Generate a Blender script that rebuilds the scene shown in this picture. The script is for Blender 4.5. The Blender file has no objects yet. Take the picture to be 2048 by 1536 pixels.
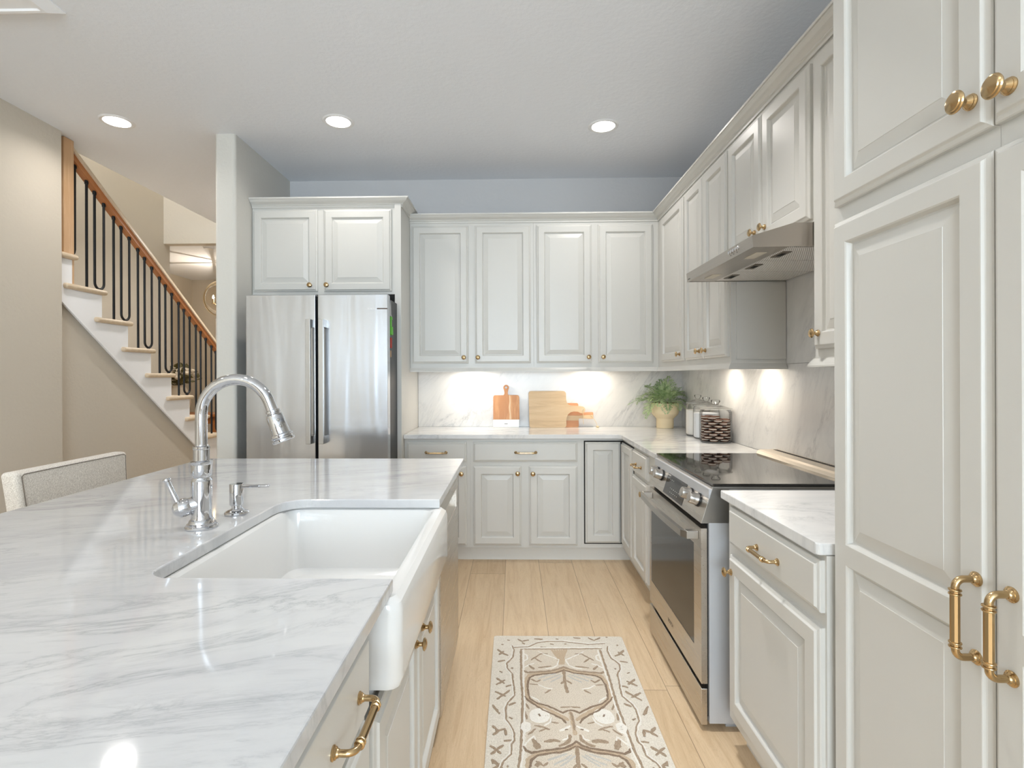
import bpy, bmesh, math, random
from mathutils import Vector, Matrix
random.seed(7)
scene = bpy.context.scene
col = scene.collection
PI = math.pi

# ------------------------------------------------------------------ camera
F_PX, CX, CY = 1065.0, 1004.7, 750.1
cd = bpy.data.cameras.new('camera')
cam = bpy.data.objects.new('camera', cd); col.objects.link(cam)
cd.sensor_fit = 'HORIZONTAL'; cd.sensor_width = 36.0
cd.lens = F_PX / 2048 * 36.0
cd.shift_x = (1024 - CX) / 2048
cd.shift_y = -(768 - CY) / 2048
cd.clip_start = 0.02; cd.clip_end = 200
yaw, roll = math.radians(1.2), math.radians(0.2)
cam.matrix_world = (Matrix.Translation((0, 0, 1.335)) @ Matrix.Rotation(yaw, 4, 'Z')
                    @ Matrix.Rotation(PI / 2, 4, 'X') @ Matrix.Rotation(-roll, 4, 'Z'))
scene.camera = cam
vs = scene.view_settings
vs.view_transform = 'Standard'; vs.look = 'None'; vs.gamma = 1.0; vs.use_curve_mapping = False
vs.exposure = -0.18

# ------------------------------------------------------------------ world and daylight
w = bpy.data.worlds.new('world'); scene.world = w; w.use_nodes = True
bg = w.node_tree.nodes['Background']
bg.inputs['Color'].default_value = (0.86, 0.93, 1.0, 1); bg.inputs['Strength'].default_value = 2.2

def light(name, kind, loc, energy, color=(1, 1, 1), parent=None, rot=None, **kw):
    ld = bpy.data.lights.new(name, kind); ld.energy = energy; ld.color = color
    for k, v in kw.items(): setattr(ld, k, v)
    o = bpy.data.objects.new(name, ld); col.objects.link(o)
    if parent is not None:
        o.parent = parent; o.location = Vector(loc) - parent.location
    else:
        o.location = loc
    if rot: o.rotation_euler = rot
    return o
# daylight coming in through the three windows of the wall behind the camera
for wx in (-0.95, 0.05, 0.95):
    light('window_daylight', 'AREA', (wx, -4.12, 1.55), 90, (0.72, 0.87, 1.0), None, (math.radians(121), 0, 0),
          shape='RECTANGLE', size=0.8, size_y=1.9)

# ------------------------------------------------------------------ mesh helpers
class MB:
    def __init__(s): s.v = []; s.f = []; s.m = []; s.s = []
    def add(s, verts, faces, mi=0, smooth=False):
        n = len(s.v); s.v += [tuple(p) for p in verts]
        for f in faces:
            s.f.append([n + i for i in f]); s.m.append(mi); s.s.append(smooth)
        return s
    def box(s, x0, x1, y0, y1, z0, z1, mi=0, b=0.0, seg=2, smooth=False):
        if x0 > x1: x0, x1 = x1, x0
        if y0 > y1: y0, y1 = y1, y0
        if z0 > z1: z0, z1 = z1, z0
        if b <= 0:
            v = [(x, y, z) for x in (x0, x1) for y in (y0, y1) for z in (z0, z1)]
            f = [(0, 1, 3, 2), (4, 6, 7, 5), (0, 4, 5, 1), (2, 3, 7, 6), (0, 2, 6, 4), (1, 5, 7, 3)]
            return s.add(v, f, mi)
        bm = bmesh.new(); bmesh.ops.create_cube(bm, size=1)
        for q in bm.verts:
            q.co = Vector(((x0 + x1) / 2 + q.co.x * (x1 - x0), (y0 + y1) / 2 + q.co.y * (y1 - y0), (z0 + z1) / 2 + q.co.z * (z1 - z0)))
        bmesh.ops.bevel(bm, geom=bm.edges[:], offset=b, segments=seg, affect='EDGES', profile=0.5)
        s.bm(bm, mi, smooth); bm.free(); return s
    def bm(s, bm, mi=0, smooth=False):
        bm.verts.index_update()
        return s.add([q.co[:] for q in bm.verts], [[q.index for q in f.verts] for f in bm.faces], mi, smooth)
    def lathe(s, prof, c=(0, 0, 0), ax=(0, 0, 1), n=24, mi=0, smooth=True, arc=None):
        ax = Vector(ax).normalized(); c = Vector(c)
        a = ax.orthogonal().normalized(); b = ax.cross(a)
        v = []; f = []
        for r, h in prof:
            for i in range(n):
                t = 2 * PI * i / n
                v.append(c + ax * h + (a * math.cos(t) + b * math.sin(t)) * r)
        for k in range(len(prof) - 1):
            for i in range(n):
                j = (i + 1) % n
                f.append((k * n + i, k * n + j, (k + 1) * n + j, (k + 1) * n + i))
        if prof[0][0] > 1e-5: f.append(list(range(n)))
        if prof[-1][0] > 1e-5: f.append([(len(prof) - 1) * n + i for i in range(n)])
        return s.add(v, f, mi, smooth)
    def cyl(s, p, q, r, r2=None, n=20, mi=0, smooth=True):
        p = Vector(p); q = Vector(q)
        r2 = r if r2 is None else r2
        return s.lathe([(r, 0), (r2, (q - p).length)], p, q - p, n, mi, smooth)
    def tube(s, pts, r, n=12, mi=0, closed=False, caps=True, squash=None):
        pts = [Vector(p) for p in pts]; N = len(pts)
        rs = r if isinstance(r, (list, tuple)) else [r] * N
        T = []
        for i in range(N):
            a = pts[(i - 1) % N] if (closed or i > 0) else pts[0]
            b = pts[(i + 1) % N] if (closed or i < N - 1) else pts[-1]
            T.append((b - a).normalized())
        nrm = T[0].orthogonal().normalized()
        v = []; f = []
        for i in range(N):
            nrm = (nrm - T[i] * nrm.dot(T[i])).normalized(); bn = T[i].cross(nrm)
            for k in range(n):
                t = 2 * PI * k / n
                v.append(pts[i] + (nrm * math.cos(t) + bn * math.sin(t)) * rs[i])
        for i in range(N if closed else N - 1):
            j = (i + 1) % N
            for k in range(n):
                l = (k + 1) % n
                f.append((i * n + k, i * n + l, j * n + l, j * n + k))
        if caps and not closed:
            f.append(list(range(n))); f.append([(N - 1) * n + k for k in range(n)])
        return s.add(v, f, mi, True)
    def prism(s, poly, fmap, w0, w1, mi=0):
        n = len(poly)
        v = [fmap(p[0], p[1], w0) for p in poly] + [fmap(p[0], p[1], w1) for p in poly]
        f = [list(range(n)), list(range(2 * n - 1, n - 1, -1))]
        f += [(i, (i + 1) % n, n + (i + 1) % n, n + i) for i in range(n)]
        return s.add(v, f, mi)
    def sweep(s, path, prof, mi=0):
        """closed profile [(out, z)] along a 2D path; 'out' is to the right of the direction, mitred"""
        P = [Vector(p) for p in path]; N = len(P); M = []
        for i in range(N):
            d0 = (P[i] - P[i - 1]).normalized() if i > 0 else (P[1] - P[0]).normalized()
            d1 = (P[i + 1] - P[i]).normalized() if i < N - 1 else d0
            n0 = Vector((d0.y, -d0.x)); n1 = Vector((d1.y, -d1.x))
            m = (n0 + n1).normalized(); M.append(m / max(m.dot(n0), .2))
        k = len(prof); v = []; f = []
        for i in range(N):
            for o, z in prof:
                q = P[i] + M[i] * o; v.append((q.x, q.y, z))
        for i in range(N - 1):
            for a in range(k):
                b = (a + 1) % k
                f.append((i * k + a, i * k + b, (i + 1) * k + b, (i + 1) * k + a))
        f.append(list(range(k))); f.append([(N - 1) * k + a for a in range(k)])
        return s.add(v, f, mi)

def root_loc(p):
    while p.parent is not None: p = p.parent
    return p.location.copy()

def obj(name, mb, mats, parent=None, label=None, cat=None, group=None, kind=None, recalc=True):
    me = bpy.data.meshes.new(name)
    if parent is not None: o0 = root_loc(parent)
    elif kind == 'structure': o0 = Vector((0, 0, 0))
    else:
        xs, ys, zs = zip(*mb.v)
        o0 = Vector(((min(xs) + max(xs)) / 2, (min(ys) + max(ys)) / 2, min(zs)))
    me.from_pydata([Vector(p) - o0 for p in mb.v], [], mb.f)
    me.polygons.foreach_set('material_index', mb.m)
    me.polygons.foreach_set('use_smooth', mb.s)
    if recalc:
        bm = bmesh.new(); bm.from_mesh(me)
        bmesh.ops.recalc_face_normals(bm, faces=bm.faces[:]); bm.to_mesh(me); bm.free()
    if any(mb.s):
        try: me.set_sharp_from_angle(angle=math.radians(27))
        except Exception: pass
    for m in (mats if isinstance(mats, (list, tuple)) else [mats]): me.materials.append(m)
    me.update()
    o = bpy.data.objects.new(name, me); col.objects.link(o)
    if parent is not None: o.parent = parent
    else: o.location = o0
    if label: o['label'] = label
    if cat: o['category'] = cat
    if group: o['group'] = group
    if kind: o['kind'] = kind
    return o

def thing(name, label, cat, loc, group=None):
    o = bpy.data.objects.new(name, None); col.objects.link(o)
    o.location = loc; o.empty_display_size = 0.05
    o['label'] = label; o['category'] = cat
    if group: o['group'] = group
    return o

def dup(root, loc, label=None):
    """a copy of a thing with copies of its parts and sub-parts"""
    r = root.copy(); col.objects.link(r); r.location = loc
    if label: r['label'] = label
    for ch in list(root.children):
        c = ch.copy(); col.objects.link(c); c.parent = r
        for g in list(ch.children):
            d = g.copy(); col.objects.link(d); d.parent = c
    return r

# faces of cabinets: u runs along the face, v is height, w sticks out of the face
def face_back(Y): return lambda u, v, w: (u, Y - w, v)
def face_right(X): return lambda u, v, w: (X - w, u, v)
def face_island(X): return lambda u, v, w: (X + w, u, v)

def rings(mb, F, r, prof, mi=0, last=True):
    """concentric rectangles (inset, height) joined into a moulded panel"""
    u0, u1, v0, v1 = r; vv = []; ff = []
    for ins, h in prof:
        vv += [F(u0 + ins, v0 + ins, h), F(u1 - ins, v0 + ins, h), F(u1 - ins, v1 - ins, h), F(u0 + ins, v1 - ins, h)]
    for k in range(len(prof) - 1):
        for i in range(4):
            j = (i + 1) % 4
            ff.append((4 * k + i, 4 * k + j, 4 * k + 4 + j, 4 * k + 4 + i))
    if last: k = 4 * (len(prof) - 1); ff.append((k, k + 1, k + 2, k + 3))
    mb.add(vv, ff, mi)

T = 0.021
EDGE = [(0, 0), (0, .010), (.002, .0125), (.009, .0150), (.0105, .0165), (.013, .0205), (.0145, T)]
def door_mesh(F, u0, u1, v0, v1, st=.055, panels=None):
    if u0 > u1: u0, u1 = u1, u0
    mb = MB()
    rings(mb, F, (u0, u1, v0, v1), EDGE, last=False)
    mb.add([F(u0, v0, 0), F(u1, v0, 0), F(u1, v1, 0), F(u0, v1, 0)], [(0, 1, 2, 3)])
    e = EDGE[-1][0]
    if panels is None: panels = [(v0 + st, v1 - st)]
    a0, a1 = u0 + st, u1 - st
    def quad(a, b, c, d): mb.add([F(a, c, T), F(b, c, T), F(b, d, T), F(a, d, T)], [(0, 1, 2, 3)])
    quad(u0 + e, a0, v0 + e, v1 - e); quad(a1, u1 - e, v0 + e, v1 - e)
    ys = [v0 + e]
    for p in panels: ys += [p[0], p[1]]
    ys.append(v1 - e)
    for i in range(0, len(ys), 2): quad(a0, a1, ys[i], ys[i + 1])
    for p in panels:
        sl = min(.030, (a1 - a0) * .16)
        rings(mb, F, (a0, a1, p[0], p[1]),
              [(0, T), (.003, T - .0025), (.006, .0095), (.0075, .0075), (.012, .0075), (.013, .0085), (.013 + sl, .0155), (.0135 + sl, .0165)])
    return mb
def drawer_mesh(F, u0, u1, v0, v1):
    if u0 > u1: u0, u1 = u1, u0
    mb = MB(); rings(mb, F, (u0, u1, v0, v1), EDGE)
    mb.add([F(u0, v0, 0), F(u1, v0, 0), F(u1, v1, 0), F(u0, v1, 0)], [(0, 1, 2, 3)])
    return mb
KNOB = [(0, 0), (.0115, 0), (.0120, .002), (.0100, .004), (.0105, .0055), (.0085, .0075), (.0058, .011), (.0055, .018),
        (.0080, .0195), (.0125, .0205), (.0160, .0225), (.0168, .0245), (.0158, .0265), (.0135, .0275), (.0128, .0290), (.0060, .0310), (0, .0315)]
def knob_mesh(F, u, v, k=1.0):
    o = Vector(F(u, v, T)); ax = Vector(F(u, v, T + 1)) - o
    return MB().lathe([(r * k, h * k) for r, h in KNOB], o, ax, 22)
def pull_mesh(F, u, v, L, vertical=False, r=.0052, out=.034):
    """bar pull on two turned feet, with rings where the grip begins"""
    def G(a, h): return Vector(F(u, v + a, T + h)) if vertical else Vector(F(u + a, v, T + h))
    mb = MB(); h = L / 2; R = .014
    pts = [G(-h, 0)]
    for i in range(7):
        t = PI / 2 * i / 6
        pts.append(G(-h + R - R * math.cos(t), out - R + R * math.sin(t)))
    for i in range(7):
        t = PI / 2 * (1 - i / 6)
        pts.append(G(h - R + R * math.cos(t), out - R + R * math.sin(t)))
    pts.append(G(h, 0))
    mb.tube(pts, r, 14)
    g = h - R - .004
    mb.cyl(G(-g, out), G(g, out), r * 1.22, None, 10, smooth=False)
    axv = (G(1, 0) - G(0, 0)).normalized(); axw = (G(0, 1) - G(0, 0)).normalized()
    for sg in (-1, 1):
        for q in (g, g - .007):
            mb.lathe([(r, -.0025), (r * 1.55, -.0012), (r * 1.62, 0), (r * 1.55, .0012), (r, .0025)], G(sg * q, out), axv, 16)
        mb.lathe([(0, 0), (r * 2.05, 0), (r * 2.1, .002), (r * 1.7, .0035), (r * 1.75, .005), (r * 1.3, .007), (r * 1.15, .0095), (r, .010)], G(sg * h, 0), axw, 18)
    return mb

def text_mb(mb, body, size, F, mi=0, align='CENTER', h0=0.0006):
    cu = bpy.data.curves.new('lettering', 'FONT'); cu.body = body; cu.size = size; cu.align_x = align; cu.align_y = 'CENTER'
    cu.resolution_u = 2
    o = bpy.data.objects.new('lettering', cu); col.objects.link(o)
    dg = bpy.context.evaluated_depsgraph_get()
    me = bpy.data.meshes.new_from_object(o.evaluated_get(dg))
    mb.add([F(p.co.x, p.co.y, h0) for p in me.vertices], [list(q.vertices) for q in me.polygons], mi)
    bpy.data.objects.remove(o); bpy.data.curves.remove(cu); bpy.data.meshes.remove(me)

# ------------------------------------------------------------------ materials
def srgb(r, g, b):
    f = lambda c: (c / 255 / 12.92) if c / 255 <= .04045 else ((c / 255 + .055) / 1.055) ** 2.4
    return (f(r), f(g), f(b), 1)
class NT:
    def __init__(s, name):
        s.mat = bpy.data.materials.new(name); s.mat.use_nodes = True
        s.nt = s.mat.node_tree; s.b = s.nt.nodes['Principled BSDF']
    def n(s, t, **kw):
        q = s.nt.nodes.new(t)
        for k, v in kw.items():
            if k.startswith('i_'):
                key = k[2:]; key = int(key) if key.isdigit() else key.replace('_', ' ')
                q.inputs[key].default_value = v
            else: setattr(q, k, v)
        return q
    def l(s, a, b): s.nt.links.new(a, b)
    def coord(s, scale=(1, 1, 1)):
        t = s.n('ShaderNodeTexCoord'); m = s.n('ShaderNodeMapping')
        m.inputs['Scale'].default_value = scale
        s.l(t.outputs['Object'], m.inputs['Vector']); return m.outputs['Vector']
    def noise(s, vec, scale, detail=4, rough=.5, dist=0.0):
        q = s.n('ShaderNodeTexNoise'); q.inputs['Scale'].default_value = scale; q.inputs['Detail'].default_value = detail
        q.inputs['Roughness'].default_value = rough; q.inputs['Distortion'].default_value = dist
        s.l(vec, q.inputs['Vector']); return q.outputs['Fac']
    def ramp(s, fac, stops):
        q = s.n('ShaderNodeValToRGB'); e = q.color_ramp.elements
        while len(e) < len(stops): e.new(.5)
        for el, (p, c) in zip(e, stops): el.position = p; el.color = c if len(c) == 4 else (*c, 1)
        s.l(fac, q.inputs['Fac']); return q.outputs['Color']
    def mix(s, fac, a, b, mode='MIX'):
        q = s.n('ShaderNodeMixRGB', blend_type=mode)
        for i, x in ((0, fac), (1, a), (2, b)):
            if isinstance(x, (int, float, tuple)): q.inputs[i].default_value = x
            else: s.l(x, q.inputs[i])
        return q.outputs['Color']
    def math(s, op, a, b=0.0):
        q = s.n('ShaderNodeMath', operation=op)
        for i, x in ((0, a), (1, b)):
            if isinstance(x, (int, float)): q.inputs[i].default_value = x
            else: s.l(x, q.inputs[i])
        return q.outputs[0]
    def bump(s, fac, strength=.1, dist=.01):
        q = s.n('ShaderNodeBump'); q.inputs['Strength'].default_value = strength; q.inputs['Distance'].default_value = dist
        s.l(fac, q.inputs['Height']); s.l(q.outputs['Normal'], s.b.inputs['Normal'])
    def set(s, **kw):
        for k, v in kw.items():
            key = k.replace('_', ' ')
            if isinstance(v, (int, float, tuple)): s.b.inputs[key].default_value = v
            else: s.l(v, s.b.inputs[key])
        return s
def plain(name, rgb, rough=.5, metal=0.0, spec=.5, **kw):
    m = NT(name); m.set(Base_Color=srgb(*rgb), Roughness=rough, Metallic=metal); m.b.inputs['Specular IOR Level'].default_value = spec
    m.set(**kw); return m.mat
def plaster(name, rgb, scale=55, st=.22):
    m = NT(name); v = m.coord()
    n1 = m.noise(v, scale, 3, .55)
    m.set(Base_Color=srgb(*rgb), Roughness=.75); m.b.inputs['Specular IOR Level'].default_value = .25
    m.bump(n1, st, .006); return m.mat
def paint(name, rgb, rough=.35):
    m = NT(name); v = m.coord(); n1 = m.noise(v, 9, 3)
    c = m.mix(m.math('MULTIPLY', n1, .25), srgb(*rgb), srgb(*[x - 7 for x in rgb]))
    m.set(Base_Color=c, Roughness=rough); return m.mat
def marble(name, plane, ang, loc, base=(222, 222, 222), dark=(176, 178, 182), vein=(128, 131, 138), rough=.07, sc=1.0, vs=.8, st=3.4):
    m = NT(name)
    tc = m.n('ShaderNodeTexCoord'); sep = m.n('ShaderNodeSeparateXYZ'); m.l(tc.outputs['Object'], sep.inputs[0])
    ax = {'x': sep.outputs['X'], 'y': sep.outputs['Y'], 'z': sep.outputs['Z']}
    u, v_ = ax[plane[0]], ax[plane[1]]; third = ax[[k for k in 'xyz' if k not in plane][0]]
    c_, s_ = math.cos(math.radians(ang)), math.sin(math.radians(ang))
    uu = m.math('ADD', m.math('MULTIPLY', u, c_), m.math('MULTIPLY', v_, s_))
    vv = m.math('SUBTRACT', m.math('MULTIPLY', v_, c_), m.math('MULTIPLY', u, s_))
    def field(k, stretch):
        cb = m.n('ShaderNodeCombineXYZ')
        m.l(m.math('ADD', m.math('MULTIPLY', uu, k * sc), loc[0]), cb.inputs[0])
        m.l(m.math('ADD', m.math('MULTIPLY', vv, k * stretch * sc), loc[1]), cb.inputs[1])
        m.l(m.math('ADD', m.math('MULTIPLY', third, k * sc), loc[2]), cb.inputs[2])
        return cb.outputs[0]
    v = field(1.0, st); v2 = field(1.7, st * 1.25)
    cl = m.noise(v, 1.7, 8, .62, .5)
    c = m.ramp(cl, [(.30, srgb(*dark)), (.45, srgb(*[int(.6 * a + .4 * b) for a, b in zip(base, dark)])), (.62, srgb(*base)), (1, srgb(*[min(255, x + 6) for x in base]))])
    r = m.noise(v, 1.0, 9, .66, 1.1)
    ridge = m.math('ABSOLUTE', m.math('SUBTRACT', r, .5))
    mask = m.ramp(m.noise(v, .8, 3, .5), [(.42, (0, 0, 0)), (.66, (1, 1, 1))])
    vf = m.ramp(ridge, [(0.0, (1, 1, 1)), (.012, (.4, .4, .4)), (.05, (0, 0, 0))])
    c = m.mix(m.math('MULTIPLY', m.math('MULTIPLY', vf, mask), vs), c, srgb(*vein))
    rg2 = m.math('ABSOLUTE', m.math('SUBTRACT', m.noise(v2, 2.2, 8, .66, .7), .5))
    m2 = m.ramp(m.noise(v2, .9, 4, .6), [(.5, (0, 0, 0)), (.66, (1, 1, 1))])
    vf2 = m.ramp(rg2, [(0.0, (.8, .8, .8)), (.02, (.3, .3, .3)), (.06, (0, 0, 0))])
    c = m.mix(m.math('MULTIPLY', m.math('MULTIPLY', vf2, m2), .6 * vs), c, srgb(*vein))
    m.set(Base_Color=c, Roughness=rough); return m.mat
def steel(name, rgb=(186, 186, 188), rough=.22, stretch=(220, 220, 2.5), wavy=0.0, aniso=.5, vert=0, spread=.25):
    m = NT(name); v = m.coord(stretch); n1 = m.noise(v, 1.0, 2)
    m.set(Base_Color=srgb(*rgb), Metallic=1.0, Roughness=m.ramp(n1, [(.3, (rough * (1 - spread),) * 3), (.7, (rough * (1 + spread),) * 3)]))
    m.b.inputs['Anisotropic'].default_value = aniso
    if vert:
        tg = m.n('ShaderNodeTangent', direction_type='RADIAL', axis='Z'); m.l(tg.outputs[0], m.b.inputs['Tangent'])
        m.b.inputs['Anisotropic Rotation'].default_value = vert - 1
    if wavy:
        vw = m.coord((7.0, 7.0, .75)); n2 = m.noise(vw, 1.0, 2, .4, .3)
        m.bump(n2, wavy, .02)
    return m.mat
def wood(name, c1, c2, axis=(2, 30, 30), rough=.45, c3=None, scale=1.0, grain=.65):
    m = NT(name); v = m.coord(axis); a = m.noise(v, 1.6 * scale, 5, .6, .6)
    c = m.ramp(a, [(.28, srgb(*c1)), (.5, srgb(*(c3 or c1))), (.74, srgb(*c2))])
    fine = m.noise(m.coord(tuple(q * 5 for q in axis)), 2.2 * scale, 3)
    c = m.mix(m.math('MULTIPLY', fine, grain * .3), c, srgb(*c2), 'MULTIPLY')
    m.set(Base_Color=c, Roughness=rough); return m.mat
def floor_mat():
    m = NT('light_oak_planks')
    tc = m.n('ShaderNodeTexCoord'); sep = m.n('ShaderNodeSeparateXYZ'); m.l(tc.outputs['Object'], sep.inputs[0])
    W, Lp = .235, 1.85
    px = m.math('DIVIDE', m.math('ADD', sep.outputs['X'], 20.0 + .035), W); pid = m.math('FLOOR', px)
    wn = m.n('ShaderNodeTexWhiteNoise', noise_dimensions='1D'); m.l(pid, wn.inputs['W'])
    py = m.math('ADD', m.math('DIVIDE', m.math('ADD', sep.outputs['Y'], 30.0), Lp), wn.outputs['Value']); rid = m.math('FLOOR', py)
    wn2 = m.n('ShaderNodeTexWhiteNoise', noise_dimensions='2D'); cb = m.n('ShaderNodeCombineXYZ'); m.l(pid, cb.inputs[0]); m.l(rid, cb.inputs[1]); m.l(cb.outputs[0], wn2.inputs['Vector'])
    fx = m.math('FRACT', px); fy = m.math('FRACT', py)
    ex = m.math('MINIMUM', fx, m.math('SUBTRACT', 1.0, fx)); ey = m.math('MINIMUM', fy, m.math('SUBTRACT', 1.0, fy))
    gap = m.math('MAXIMUM', m.math('LESS_THAN', ex, .0065), m.math('LESS_THAN', ey, .0009))
    cb2 = m.n('ShaderNodeCombineXYZ')
    m.l(m.math('MULTIPLY', sep.outputs['X'], 14.0), cb2.inputs[0])
    m.l(m.math('ADD', m.math('MULTIPLY', sep.outputs['Y'], 1.1), m.math('MULTIPLY', wn2.outputs['Value'], 40)), cb2.inputs[1])
    g = m.noise(cb2.outputs[0], 1.5, 6, .62, 1.4)
    c = m.ramp(g, [(.25, srgb(206, 178, 142)), (.5, srgb(222, 198, 164)), (.78, srgb(230, 208, 176))])
    cb3 = m.n('ShaderNodeCombineXYZ'); m.l(m.math('MULTIPLY', sep.outputs['X'], 130.0), cb3.inputs[0]); m.l(m.math('MULTIPLY', sep.outputs['Y'], 4.0), cb3.inputs[1])
    fg = m.noise(cb3.outputs[0], 1.5, 4, .6)
    c = m.mix(m.math('MULTIPLY', fg, .22), c, srgb(206, 176, 140), 'MULTIPLY')
    ph = m.math('ADD', m.math('MULTIPLY', g, 46.0), m.math('MULTIPLY', wn2.outputs['Value'], 30))
    rg = m.math('ABSOLUTE', m.math('SINE', ph))
    cath = m.ramp(rg, [(0, (1, 1, 1)), (.35, (0, 0, 0))])
    c = m.mix(m.math('MULTIPLY', cath, .26), c, srgb(150, 116, 78))
    tone = m.ramp(wn2.outputs['Value'], [(0, (.86, .83, .79)), (1, (1.05, 1.045, 1.04))])
    c = m.mix(1.0, c, tone, 'MULTIPLY')
    c = m.mix(m.math('MULTIPLY', gap, .62), c, srgb(112, 84, 56))
    m.set(Base_Color=c, Roughness=.42); m.bump(m.math('SUBTRACT', m.math('MULTIPLY', fg, .15), gap), .15, .003); return m.mat
def fabric(name, c1, c2, sc=420):
    m = NT(name); v = m.coord((1, 1, .5)); n1 = m.noise(v, sc, 2); n2 = m.noise(m.coord((.5, .5, 2)), sc, 2)
    f = m.math('MULTIPLY', m.math('ADD', n1, n2), .5)
    m.set(Base_Color=m.ramp(f, [(.40, srgb(*c1)), (.62, srgb(*c2))]), Roughness=.9, Sheen_Weight=.2); m.bump(f, .25, .002); return m.mat
def glass(name, tint=(1, 1, 1), refl=1.0):
    m = bpy.data.materials.new(name); m.use_nodes = True; nt = m.node_tree
    for q in list(nt.nodes): nt.nodes.remove(q)
    o = nt.nodes.new('ShaderNodeOutputMaterial'); a = nt.nodes.new('ShaderNodeBsdfTransparent'); a.inputs[0].default_value = (*tint, 1)
    g = nt.nodes.new('ShaderNodeBsdfGlossy'); g.inputs['Roughness'].default_value = .02
    lw = nt.nodes.new('ShaderNodeLayerWeight'); lw.inputs['Blend'].default_value = .18
    mu = nt.nodes.new('ShaderNodeMath'); mu.operation = 'MULTIPLY'; mu.inputs[1].default_value = refl
    mx = nt.nodes.new('ShaderNodeMixShader')
    nt.links.new(lw.outputs['Fresnel'], mu.inputs[0]); nt.links.new(mu.outputs[0], mx.inputs[0])
    nt.links.new(a.outputs[0], mx.inputs[1]); nt.links.new(g.outputs[0], mx.inputs[2]); nt.links.new(mx.outputs[0], o.inputs[0])
    return m
def emit(name, rgb, st):
    m = NT(name); m.set(Base_Color=(*rgb, 1), Emission_Color=(*rgb, 1), Emission_Strength=st); return m.mat

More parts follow.
